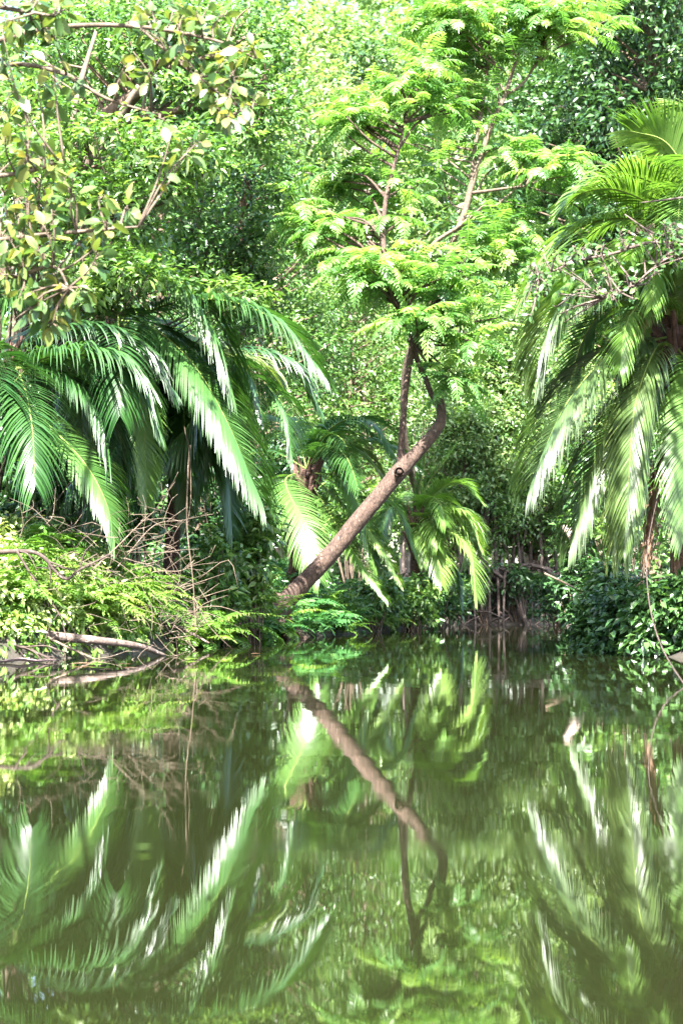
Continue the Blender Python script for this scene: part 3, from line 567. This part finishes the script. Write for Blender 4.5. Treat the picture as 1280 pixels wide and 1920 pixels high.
for q, kw in ((((320, 780, 28.5), (300, 765, 28), (330, 790, 27.6), (345, 870, 27.5), (348, 975, 27.5)), dict(mat=M['palm_grey'], lL=0.7, tint=(0.2, 0.6))),
              (((335, 780, 28.5), (385, 800, 28), (425, 880, 27.8), (435, 1000, 27.8)), dict(mat=M['palm'], lL=0.8, tint=(0.1, 0.5))),
              (((335, 780, 28.5), (270, 800, 28), (230, 880, 28), (225, 980, 28)), dict(mat=M['palm'], lL=0.8, tint=(0.0, 0.4)))):
    frond(t, pts(*q), **kw)
fill(t, c, 11, M['palm'], 3.2, tint=(0.0, 0.6), lL=0.9, pairs=70, droop=0.8)
c = P(575, 880, 35.5); b = rooted(-1.2, 36.2); t = palm('drooping_palm', 'pale fronded palm behind the lower half of the leaning trunk', b, c, 0.15, GP, 0.1)
for q, kw in ((((575, 880, 35.5), (610, 835, 35.3), (670, 845, 35), (725, 905, 35)), dict(mat=M['palm_grey'], lL=0.8, tint=(0.5, 0.95))),  # high tints here put the sunlit paleness into leaflet colour
              (((575, 885, 35.5), (640, 900, 35), (680, 970, 34.6), (705, 1070, 34.5)), dict(mat=M['palm'], lL=1.0, tint=(0.6, 1.0))),
              (((580, 890, 35.5), (660, 960, 34.8), (710, 1020, 34.4), (748, 1090, 34.3)), dict(mat=M['palm_lime'], lL=0.6, tint=(0.5, 0.95))),
              (((600, 890, 35.5), (670, 930, 35.3), (735, 950, 35.2), (772, 1030, 35.2)), dict(mat=M['palm_lime'], lL=0.7, tint=(0.2, 0.6))),
              (((560, 885, 35.5), (535, 905, 34.6), (570, 985, 34), (598, 1085, 33.8)), dict(mat=M['palm'], lL=0.9, tint=(0.3, 0.8))),
              (((580, 900, 35.5), (640, 1000, 34.5), (680, 1060, 34), (724, 1125, 33.8)), dict(mat=M['palm_lime'], lL=0.5, tint=(0.2, 0.6)))):
    frond(t, pts(*q), **kw)
fill(t, c, 8, M['palm'], 3.4, tint=(0.1, 0.6), lL=0.85, pairs=60)
c = P(782, 975, 40); b = rooted(1.75, 40.3); t = palm('young_palm', 'small bright palm with short trunk right of the leaning trunk', b, c, 0.16, None, 0.05)
for q, kw in ((((782, 975, 40), (785, 920, 40), (795, 870, 40), (800, 830, 40)), dict(mat=M['palm_lime'], lL=0.65, tint=(0.0, 0.4), droop=0.2)),
              (((782, 975, 40), (800, 910, 40), (830, 870, 40), (850, 845, 40)), dict(mat=M['palm_lime'], lL=0.65, tint=(0.0, 0.4), droop=0.2)),
              (((782, 975, 40), (815, 925, 39.7), (855, 905, 39.4), (896, 938, 39.3)), dict(mat=M['palm_lime'], lL=0.75, tint=(0.3, 0.6), droop=0.4)),
              (((785, 980, 40), (825, 960, 39.3), (870, 965, 39), (897, 1022, 38.9)), dict(mat=M['palm_lime'], lL=0.75, tint=(0.6, 1))),
              (((785, 985, 40), (830, 990, 39.2), (880, 1030, 38.8), (892, 1118, 38.7)), dict(mat=M['palm_lime'], lL=0.85, tint=(0.6, 1), droop=0.5)),
              (((785, 985, 40), (805, 1000, 39), (820, 1040, 38.7), (827, 1095, 38.6)), dict(mat=M['palm_lime'], lL=0.75, tint=(0.5, 0.9))),
              (((778, 985, 40), (785, 985, 39), (790, 1020, 38.6), (793, 1060, 38.5)), dict(mat=M['palm_lime'], lL=0.45, tint=(0.6, 1))),
              (((778, 975, 40), (745, 940, 40), (725, 960, 39.8), (715, 1010, 39.8)), dict(mat=M['palm'], lL=0.7, tint=(0.2, 0.6))),
              (((785, 985, 40), (820, 1020, 40), (850, 1070, 40), (860, 1130, 40)), dict(mat=M['palm'], lL=0.7, tint=(0.2, 0.6)))):
    frond(t, pts(*q), pairs=75, **kw)
fill(t, c, 7, M['palm_lime'], 2.4, tint=(0.3, 0.9), lL=0.75, pairs=45)  # lighter leaflet colour makes up for the shade of taller crowns
GR = 'palms of the right bank'
c = P(1268, 610, 23); b = rooted(5.2, 24.6); t = palm('coconut_palm', 'right bank palm with broad grey green fronds and brown dead leaves', b, c, 0.17, GR, -0.1)
for q, kw in ((((1262, 590, 23), (1180, 540, 22.6), (1095, 545, 22.3), (1045, 600, 22.2), (1018, 690, 22.2)), dict(mat=M['palm_grey'], lL=1.3, tint=(0.2, 0.6), pairs=150, droop=0.78, ang=(60, 24), width=0.036)),  # low tints on the broad fronds put their shade into the colour
              (((1258, 630, 23), (1150, 660, 22.3), (1070, 745, 22), (1028, 825, 21.9), (1000, 900, 21.9)), dict(mat=M['palm_grey'], lL=1.25, tint=(0.05, 0.45), pairs=150, droop=0.75, ang=(60, 24), width=0.036)),
              (((1240, 640, 23), (1180, 740, 22.4), (1120, 850, 22.2), (1075, 1010, 22.2)), dict(mat=M['palm_grey'], lL=1.1, tint=(0.2, 0.6), droop=0.8, ang=(45, 18), pairs=100)),
              (((1245, 650, 23), (1215, 690, 22.2), (1175, 800, 21.8), (1150, 1030, 21.8)), dict(mat=M['palm_grey'], lL=0.95, tint=(0.4, 0.9), droop=0.85, ang=(40, 14), pairs=100)),
              (((1250, 640, 23), (1225, 660, 22), (1190, 760, 21.6), (1178, 900, 21.5), (1170, 1030, 21.5)), dict(mat=M['palm_grey'], lL=1.0, tint=(0.2, 0.6), droop=0.85, ang=(40, 14), pairs=105)),
              (((1250, 600, 23), (1215, 580, 22.4), (1188, 620, 22.2), (1172, 690, 22.2)), dict(mat=M['palm_yellow'], lL=0.4, tint=(0.2, 0.9), label='short yellowing frond')),
              (((1255, 640, 23), (1290, 690, 22.4), (1285, 820, 22), (1280, 1010, 22)), dict(mat=M['palm_lime'], lL=0.8, tint=(0.2, 0.7))),
              (((1255, 660, 23), (1230, 780, 23), (1210, 880, 23), (1190, 990, 23)), dict(mat=M['palm'], lL=0.7, tint=(0.4, 0.9))),
              (((1240, 600, 23), (1150, 570, 24.2), (1090, 640, 24.6), (1060, 760, 24.6)), dict(mat=M['palm'], lL=0.9, tint=(0.2, 0.6)))):
    frond(t, pts(*q), **kw)
fill(t, c, 9, M['palm_lime'], 2.6, az=(2.6, 5.2), el=(0.3, 1.2), lL=0.7, tint=(0.2, 0.8), pairs=70, droop=0.7)
fill(t, c, 6, M['palm_grey'], 3.4, az=(-1.8, 1.8), tint=(0.0, 0.5), lL=0.9, pairs=70, droop=0.7)
for q in (((1250, 800, 23), (1232, 880, 22.7), (1220, 960, 22.6), (1212, 1045, 22.6)), ((1262, 830, 22.8), (1272, 900, 22.4), (1272, 980, 22.3), (1262, 1060, 22.3)), ((1258, 820, 22.9), (1290, 880, 22.4), (1292, 960, 22.3), (1284, 1040, 22.3))):
    frond(t, pts(*q), M['dead'], lL=0.45, pairs=45, droop=0.9, ang=(30, 12), label='dead brown frond hanging down', ragged=0.3)
c = P(1300, 430, 25); b = rooted(5.6, 25.6); t = palm('coconut_palm', 'taller lime green palm at the right edge with upright fronds', b, c, 0.17, GR, 0.1)
for q, kw in ((((1300, 420, 25), (1285, 330, 24.6), (1245, 265, 24.4), (1178, 245, 24.3)), dict(mat=M['palm_lime'], lL=0.8, tint=(0.4, 0.9), droop=0.3)),
              (((1295, 420, 25), (1235, 350, 24.5), (1150, 330, 24.2), (1065, 385, 24.2)), dict(mat=M['palm_lime'], lL=0.9, tint=(0.3, 0.8), droop=0.45)),
              (((1295, 425, 25), (1225, 385, 24), (1150, 355, 23.7), (1085, 365, 23.6), (1055, 395, 23.6)), dict(mat=M['palm_lime'], lL=0.8, tint=(0.1, 0.6), droop=0.5)),
              (((1290, 430, 25), (1200, 410, 24.6), (1100, 420, 24.4), (1030, 480, 24.4), (985, 560, 24.4)), dict(mat=M['palm_lime'], lL=0.95, tint=(0.3, 0.8), droop=0.55, pairs=95)),
              (((1290, 435, 25), (1220, 450, 24), (1140, 500, 23.7), (1090, 570, 23.7)), dict(mat=M['palm_grey'], lL=0.8, tint=(0.2, 0.7), droop=0.6)),
              (((1300, 420, 25), (1305, 330, 24.8), (1275, 270, 24.6), (1230, 300, 24.5)), dict(mat=M['palm_lime'], lL=0.8, tint=(0.5, 1), droop=0.4)),
              (((1300, 420, 25), (1330, 300, 25), (1310, 220, 25), (1260, 190, 25)), dict(mat=M['palm_lime'], lL=0.8, tint=(0.3, 0.9), droop=0.3)),
              (((1300, 430, 25), (1270, 470, 24), (1230, 560, 23.8), (1215, 680, 23.8)), dict(mat=M['palm_lime'], lL=0.8, tint=(0.3, 0.9), droop=0.5))):
    frond(t, pts(*q), **kw)
fill(t, c, 6, M['palm_lime'], 3.4, tint=(0.1, 0.7), lL=0.85, pairs=65, droop=0.5)

# ------------------------------------------------------------------ bushes, ferns and ground cover
def bush(name, label, px, d, hpx, wpx, n, nl, L, leaf, stem, group=None, zb=None, **kw):
    """stems fan out of one foot, leaf clumps hang on them; hpx = photo rows of its top and foot, wpx = half width in photo pixels"""
    x = (px - 640) / F * d; y = d; z0 = gz(x, y) - 0.1 if zb is None else zb; t = thing(name, label, 'shrub', (x, y, z0), group)
    top = P(px, hpx[0], d)[2]; lowz = P(px, hpx[1], d)[2]; w = wpx / F * d
    a = R.uniform(0, 2 * PI, n); q = R.uniform(0, 1, n) ** 0.5; u = R.uniform(0, 1, n)
    c = np.c_[x + w * q * np.cos(a), y + 0.8 * w * q * np.sin(a), lowz + (top - lowz) * u * (1 - 0.35 * q)]
    g = G(); f = np.array((x, y, z0))
    for cc in c[::2]: tube(g, [f + 0.1 * R.normal(size=3) * (1, 1, 0), (f + cc) / 2 + 0.1 * R.normal(size=3) + (0, 0, 0.1), cc], [0.022, 0.015, 0.006], 4, 4)
    g.build('stem', stem, t, True); g = G(); clumps(g, c, R.uniform(0.18, 0.34, n) * (0.7 + 0.3 * w), nl, L, **kw); g.build('foliage', leaf, t); return t
GM = 'dark shrubs overhanging the right bank'
for px, d, hp, wp, n, lb in ((905, 46.5, (1040, 1120), 46, 22, 'dark glossy shrub beside the stilt roots of the far bank'), (975, 47, (1050, 1120), 44, 18, 'dark glossy shrub left of the middle of the far thicket'), (1045, 45, (1060, 1150), 46, 28, 'dark glossy shrub in the middle of the far thicket'),
                             (1095, 36, (1020, 1165), 58, 48, 'dark shrub below the pale slanting trunk'), (1150, 29, (1030, 1195), 70, 60, 'glossy dark shrub dipping its leaves to the water at right'), (1128, 26.2, (1110, 1208), 52, 46, 'low dark shrub with leaves trailing furthest left over the water of the right bank'),
                             (1190, 23.6, (1075, 1222), 66, 60, 'dark shrub under the brown dead fronds at the right edge'), (1265, 22.2, (1060, 1228), 90, 84, 'shaded shrub cut off by the right edge near the water'), (1120, 42, (1030, 1110), 70, 34, 'dark shrub behind the pale slanting trunk')):
    bush('mangrove_shrub', lb, px, d, hp, wp, n, 46, 0.17, M['dark'], M['brown_bark'], GM, -0.25, ratio=0.45, up=0.9, tint=(0.2, 0.95))
for px, d, hp, wp, n, nl, L, mt, lb in ((468, 28.5, (905, 1130), 48, 44, 34, 0.2, 'yellow', 'yellow green shrub with oval leaves left of the silver frond'), (400, 27, (985, 1140), 45, 26, 44, 0.17, 'lime', 'green shrub beside the hanging vines'),
                                    (60, 34, (640, 1010), 130, 50, 60, 0.24, 'dark', 'dense shaded bush far behind the left edge palm'), (230, 37, (640, 1050), 130, 50, 60, 0.24, 'dark', 'dense shaded bush far behind the palm trunks'), (400, 41, (700, 1080), 110, 50, 60, 0.24, 'dark', 'dense shaded bush between the shaded palm and the far trees'), (-60, 31, (700, 1050), 100, 40, 60, 0.24, 'dark', 'dense shaded bush cut by the left edge of the view'), (770, 38.8, (1070, 1165), 45, 26, 44, 0.17, 'lime', 'green shrub hiding the foot of the small bright palm'), (820, 42, (1040, 1150), 50, 26, 44, 0.17, 'lime', 'green shrub right under the small bright palm fronds'), (250, 25.5, (900, 1010), 50, 22, 34, 0.18, 'dark', 'shaded shrub under the bright hanging frond'), (700, 37, (1070, 1140), 55, 22, 40, 0.2, 'lime', 'small green shrub beneath the pale fronded palm'),  # dense dark bushes added to plug bright gaps and darken behind the palms
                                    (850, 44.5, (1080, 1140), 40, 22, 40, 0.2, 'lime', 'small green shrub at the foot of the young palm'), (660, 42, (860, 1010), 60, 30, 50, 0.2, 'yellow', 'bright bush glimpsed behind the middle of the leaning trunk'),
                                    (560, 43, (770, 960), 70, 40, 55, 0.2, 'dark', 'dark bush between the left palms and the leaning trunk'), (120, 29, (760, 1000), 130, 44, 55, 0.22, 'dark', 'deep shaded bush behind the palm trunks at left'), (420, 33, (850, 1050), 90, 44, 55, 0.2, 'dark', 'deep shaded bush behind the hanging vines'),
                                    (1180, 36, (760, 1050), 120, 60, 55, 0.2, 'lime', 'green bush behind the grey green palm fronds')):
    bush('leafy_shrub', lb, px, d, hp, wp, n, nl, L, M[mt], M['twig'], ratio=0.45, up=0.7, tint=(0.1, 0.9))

def fern_proto(nf, L, pairs, lL, lW, mat, big=False, el=(0.5, 1.3), fall=(0.9, 1.7), tint=(0.2, 0.9)):
    g = G(); az = R.uniform(0, 2 * PI, nf); e0 = R.uniform(el[0], el[1], nf)
    pinnate(g, R.normal(size=(nf, 3)) * (0.06, 0.06, 0.0), az, e0, e0 - R.uniform(fall[0], fall[1], nf), L * R.uniform(0.65, 1.15, nf), pairs, lL, lW, 0.12, 0.25, tint, 0.15, 'fern', 0.006, 0.08, big)
    return g.mesh('fern', mat)
fm = [fern_proto(16, 1.0, 22, 0.17, 0.045, M['fern']), fern_proto(20, 0.85, 20, 0.15, 0.045, M['fern']), fern_proto(15, 1.15, 18, 0.24, 0.07, M['fern_dark'], True, (0.4, 1.2)), fern_proto(15, 1.15, 24, 0.2, 0.05, M['fern'], tint=(0.0, 0.55))]
fs = []
def fern(kind, px, d, s, label, group, dz=0.0):
    x = (px - 640) / F * d; o = bpy.data.objects.new('fern', fm[kind]); COL.objects.link(o)
    o.location = (x, d, max(gz(x, d), 0.02) + dz); o.rotation_euler = (R.uniform(-.15, .15), R.uniform(-.15, .15), R.uniform(0, 6.28)); o.scale = (s, s, s * R.uniform(0.85, 1.15)); tag(o, label, 'fern', group)
GF = 'bright ferns on the left bank'
for k in range(85):
    d = R.uniform(20.8, 25.0); px = R.uniform(-30, 345)
    x = (px - 640) / F * d
    if float(sdist(np.array([x]), np.array([d]))[0]) < (0.3 if 60 < px < 330 else 0.1): continue
    fern(k % 2, px, d, R.uniform(0.8, 1.3), 'bright sunlit fern in the fern bed covering the left bank', GF)
for px, d, s in ((20, 23.6, 1.6), (70, 24.2, 1.7), (120, 24.0, 1.45), (165, 24.6, 1.4), (215, 24.8, 1.2), (45, 23, 1.4), (-10, 23.2, 1.7)):
    fern(0, px, d, s, 'tall arching fern rising above the fern bed of the left bank', 'tall arching ferns at the top of the left fern bed')
for px, d, s in ((350, 26, 1.0), (385, 27, 1.1), (420, 28.3, 1.2), (455, 29.5, 1.2), (400, 29.5, 1.3), (440, 31, 1.3), (490, 31.3, 1.1), (372, 25.6, 0.9), (415, 26.4, .8)):
    fern(3, px, d, s, 'tall green fern in the clump between the brush pile and the leaning tree', 'tall ferns left of the leaning tree', 0.05)
for px, d, s in ((425, 30.4, 0.7), (455, 30.7, 0.8), (485, 31.0, 0.85), (515, 31.0, 0.8), (545, 32.2, 0.85), (505, 32.0, 0.9), (580, 33.2, 0.85), (560, 33.5, 1.0), (475, 30.5, .7)):
    fern(2, px, d, s, 'glossy broad leaved fern crowding the foot of the leaning trunk', 'glossy ferns at the foot of the leaning trunk')
for px, d, s, k in ((610, 34, .9, 2), (635, 35.0, 1, 2), (660, 36, 1, 0), (690, 37.5, 1, 0), (715, 39, 1.1, 0), (735, 40.0, 1.0, 1), (755, 41.5, 1.1, 3), (640, 34.5, .8, 1), (675, 36.8, .9, 1), (775, 43, 1, 1), (790, 44, 1.1, 3), (815, 45, 1, 3), (705, 38.2, .9, 1), (600, 35, 1.1, 3), (650, 38, 1.2, 3), (830, 46.3, 1, 0)):
    fern(k, px, d, s, 'fern along the water edge right of the leaning trunk', 'ferns along the bank right of the leaning trunk')

# herbs covering the left bank, one uncountable mat; darker herbs elsewhere
def carpet(name, label, mat, x0, x1, y0, y1, n, L, hmax, dmax, tint, nl=26, r=(0.12, 0.28), dmin=0.0, **kw):
    x = R.uniform(x0, x1, n * 4); y = R.uniform(y0, y1, n * 4); d = sdist(x, y); k = (d > dmin) & (d < dmax); x, y = x[k][:n], y[k][:n]
    c = np.c_[x, y, hgt(x, y) + R.uniform(0.02, hmax, len(x))]; g = G(); clumps(g, c, R.uniform(r[0], r[1], len(x)), nl, L, tint=tint, **kw); tag(g.build(name, mat), label, kind='stuff')
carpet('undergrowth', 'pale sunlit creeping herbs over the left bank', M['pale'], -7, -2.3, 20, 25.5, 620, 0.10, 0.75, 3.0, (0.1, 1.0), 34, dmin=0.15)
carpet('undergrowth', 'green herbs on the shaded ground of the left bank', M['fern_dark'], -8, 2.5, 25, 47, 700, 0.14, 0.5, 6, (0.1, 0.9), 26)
carpet('undergrowth', 'low green plants on the ground of the far and right banks', M['dark'], 2.5, 18, 20, 62, 700, 0.16, 0.5, 12, (0.2, 1.0), 24, dmin=0.5)

carpet('undergrowth', 'ragged weeds hanging over the water line of the left bank', M['fern'], -5, -1.8, 19, 31, 260, 0.13, 0.3, 0.7, (0.0, 0.7), 30, r=(0.12, 0.22), droop=0.8)
# ------------------------------------------------------------------ dead wood, vines and floating things
def bare(name, label, cat, ctrl, r, nt=8, tl=0.5, mat='twig', group=None):
    p0 = np.asarray(ctrl[0]); t = thing(name, label, cat, p0, group); g = G(); p = tube(g, ctrl, [r, r * .75, r * .35], 7, 7, 0.06)
    g.build('stem', M[mat], t, True)
    for k in range(nt):
        g = G(); i = R.integers(len(p) // 4, len(p)); d = nrm(nrm(p[min(i + 1, len(p) - 1)] - p[i - 1]) + rnd3(1)[0] * 0.9); l = tl * R.uniform(0.5, 1.2)
        q = tube(g, [p[i], p[i] + d * l * .5 + 0.08 * l * R.normal(size=3), p[i] + d * l + (0, 0, -0.1 * l)], [r * .35, r * .25, 0.004], 4, 4)
        for _ in range(2):
            j = R.integers(2, len(q)); e = nrm(d + 0.9 * rnd3(1)[0]); tube(g, [q[j], q[j] + e * l * .4], [r * .18, 0.003], 3, 3)
        g.build('twig', M[mat], t, True)
    return t
GD = 'bare dead branches over the left bank'
bare('dead_branch', 'dark curved dead branch entering from the left edge over the ferns', 'branch', pts((-40, 1040, 21), (20, 1034, 21), (75, 1040, 21), (120, 1085, 21), (150, 1068, 21), (205, 1040, 21.2)), 0.035, 7, 0.7, 'dark_bark', GD)
bare('dead_branch', 'thin dark branch slanting down across the bright ferns', 'branch', pts((30, 1030, 20.8), (70, 1095, 20.8), (110, 1150, 20.8), (125, 1195, 20.8)), 0.018, 4, 0.5, 'dark_bark', GD)
bare('dead_branch', 'dry forked branch pointing up below the silver frond tip', 'branch', pts((160, 1080, 22.5), (215, 1030, 22.5), (255, 990, 22.6), (290, 958, 22.6)), 0.012, 4, 0.6, 'twig', GD)
bare('dead_branch', 'dry arching branch right of the silver frond tip', 'branch', pts((190, 1100, 23), (240, 1040, 23), (290, 985, 23.2), (345, 975, 23.3)), 0.011, 6, 0.5, 'twig', GD)
bare('dead_branch', 'twiggy dry branch lying over the brush left of the vines', 'branch', pts((220, 1120, 23.5), (280, 1075, 23.5), (340, 1070, 23.6), (365, 1050, 23.7)), 0.011, 8, 0.5, 'twig', GD)
bare('dead_branch', 'dark driftwood branch along the water edge at far left', 'branch', pts((-20, 1185, 20.6), (20, 1205, 20.4), (60, 1220, 20.4), (100, 1238, 20.4)), 0.03, 7, 0.5, 'dark_bark', GD)
bare('dead_branch', 'tangled low twigs reaching the water beside the log', 'branch', pts((90, 1195, 20.9), (130, 1215, 20.7), (170, 1232, 20.7), (185, 1244, 20.7)), 0.018, 9, 0.5, 'twig', GD)
bare('fallen_log', 'weathered grey brown log sloping from the ferns into the water', 'log', pts((15, 1186, 21.6), (70, 1190, 21.3), (120, 1195, 21.2), (190, 1202, 21.2), (262, 1212, 21.7), (308, 1229, 22.1)), 0.08, 0, mat='log')
bare('fallen_pole', 'thin grey pole sliding off the brush pile into the water', 'log', pts((285, 1150, 25.4), (320, 1171, 25.3), (352, 1184, 25.2), (392, 1206, 25.1)), 0.05, 0, mat='log')
g = G()                                                              # brush pile
for k in range(95):
    a = P(R.uniform(255, 375), R.uniform(1085, 1195), R.uniform(24.6, 26)); d = nrm(np.array((R.uniform(-1, 1), R.uniform(-.5, .3), R.uniform(-.7, .35)))); l = R.uniform(0.35, 1.0)
    tube(g, [a, a + d * l * .5 + 0.08 * R.normal(size=3), a + d * l], [0.009, 0.007, 0.003], 4, 3)
tag(g.build('twigs', M['twig'], None, True), 'tangled pile of dry twigs at the water edge left of the ferns', kind='stuff')
g = G()
for k in range(260):
    a = P(R.uniform(-20, 330), R.uniform(960, 1230), R.uniform(20.9, 24)); d = nrm(np.array((R.uniform(-1, 1), R.uniform(-.5, .5), R.uniform(-.6, .8)))); l = R.uniform(0.25, 0.8)
    tube(g, [a, a + d * l * .5 + 0.07 * R.normal(size=3), a + d * l], [0.005, 0.004, 0.002], 3, 3, cap=False)
tag(g.build('twigs', M['twig'], None, True), 'fine dry stalks and grass stems through the fern bed of the left bank', kind='stuff')
g = G()
for k in range(200):
    px = R.uniform(800, 1130); d = R.uniform(45.9, 52); a = P(px, 1119, d); a[2] = gz(a[0], d) + R.uniform(0, 0.55); dr = nrm(np.array((R.uniform(-1, 1), R.uniform(-.4, .4), R.uniform(-1.0, -.1)))); l = R.uniform(0.5, 1.6)
    tube(g, [a, a + dr * l * .5 + (0, 0, 0.12 * l), a + dr * l], [0.03, 0.025, 0.018], 4, 3)
tag(g.build('roots', M['root'], None, True), 'dark tangle of mangrove roots and fallen sticks on the far mud bank', kind='stuff')
for lb, q, r in (('pair forming vine hanging straight from the left palms to the brush', ((356, 835, 25), (352, 900, 25), (351, 990, 25), (362, 1090, 25), (368, 1195, 25)), 0.016), ('thinner curling vine hanging beside the straight vine', ((345, 800, 25.1), (356, 850, 25.1), (358, 930, 25.1), (352, 985, 25.1)), 0.012)):
    bare('hanging_vine', lb, 'vine', pts(*q), r, 0, mat='twig')
bare('hanging_vine', 'dark vine strands hanging from the dead brown frond at right', 'vine', pts((1212, 1020, 22.6), (1206, 1060, 22.6), (1204, 1110, 22.6), (1208, 1160, 22.6)), 0.02, 5, 0.3, 'brown_bark')
bare('bare_stick', 'thin bare stick hanging from the right palm and slanting into the water', 'branch', pts((1312, 1320, 13.8), (1285, 1288, 14.6), (1245, 1225, 16), (1222, 1160, 17), (1212, 1090, 17.8), (1214, 1020, 19), (1232, 930, 21), (1256, 830, 22.7)), 0.009, 0, mat='dark_bark')
bare('slanting_trunk', 'short pale dead trunk slanting behind the right palm fronds', 'trunk', pts((1060, 985, 38), (1085, 1025, 37.5), (1120, 1075, 37), (1150, 1140, 36.5)), 0.13, 0, mat='pale_bark')
for k, (px, py, r) in enumerate(((1000, 1180, .03),)): pass
bare('dead_branch', 'bare branch poking through the dark shrubs toward the water', 'branch', pts((1020, 1075, 30), (1090, 1110, 30), (1150, 1150, 29.5), (1215, 1165, 29)), 0.022, 8, 0.7, 'brown_bark')
# pale sheath and leaves afloat by the left bank
g = G(); a = P(-40, 1244, 19.6); b = P(112, 1244, 19.9); n = 14; v = []
for i in range(n + 1):
    q = a + (b - a) * i / n; wv = 0.055 * math.sin(PI * i / n) ** 0.8
    for j in range(7):
        h = (j / 6 - .5) * 2; v.append((q[0], q[1] + wv * h, 0.014 + 0.035 * h * h * math.sin(PI * i / n) + 0.01 * math.sin(i * 1.1)))
f = [x for i in range(n) for j in range(6) for x in ((i*7+j, i*7+j+1, (i+1)*7+j+1), (i*7+j, (i+1)*7+j+1, (i+1)*7+j))]
tag(g.add(v, f) or g.build('palm_sheath', M['spathe'], None, True), 'pale pinkish palm sheath floating by the left bank', 'sheath')
for lb, px, py, m, L in (('brown dead leaf floating right of the pale sheath', 130, 1245, 'dead', 0.3), ('yellow green leaf floating below the grey log', 165, 1246, 'yellow', 0.32), ('second brown leaf floating nearest the log tip', 215, 1246, 'dead', 0.25), ('single pale leaf afloat in the open water below the log', 255, 1590, 'yellow', 0.05), ('small tan leaf floating just past the end of the pole', 420, 1212, 'dead', 0.18), ('small green leaf floating in front of the driftwood branch', 60, 1256, 'lime', 0.16), ('tiny brown leaf adrift in front of the glossy ferns', 470, 1226, 'dead', 0.15), ('pale curled leaf floating below the hanging vines', 345, 1236, 'yellow', 0.2), ('brown leaf lying flat between the sheath and the log', 185, 1256, 'dead', 0.2)):
    q = P(px, py, 1.0); dd = np.array((q[0], 1, q[2] - CAMH)); kk = (CAMH - 0.012) / -dd[2]; x, y = dd[0] * kk, dd[1] * kk
    g = G(); leaves(g, np.array([(x, y, 0.014)]), np.array([(1, 0.3, 0.05)]), np.array([(0, 0, 1.0)]), L, L * 0.4, 0.7, 0.08, 0.05, True); tag(g.build('floating_leaf', M[m]), lb, 'leaf', 'leaves afloat on the creek')
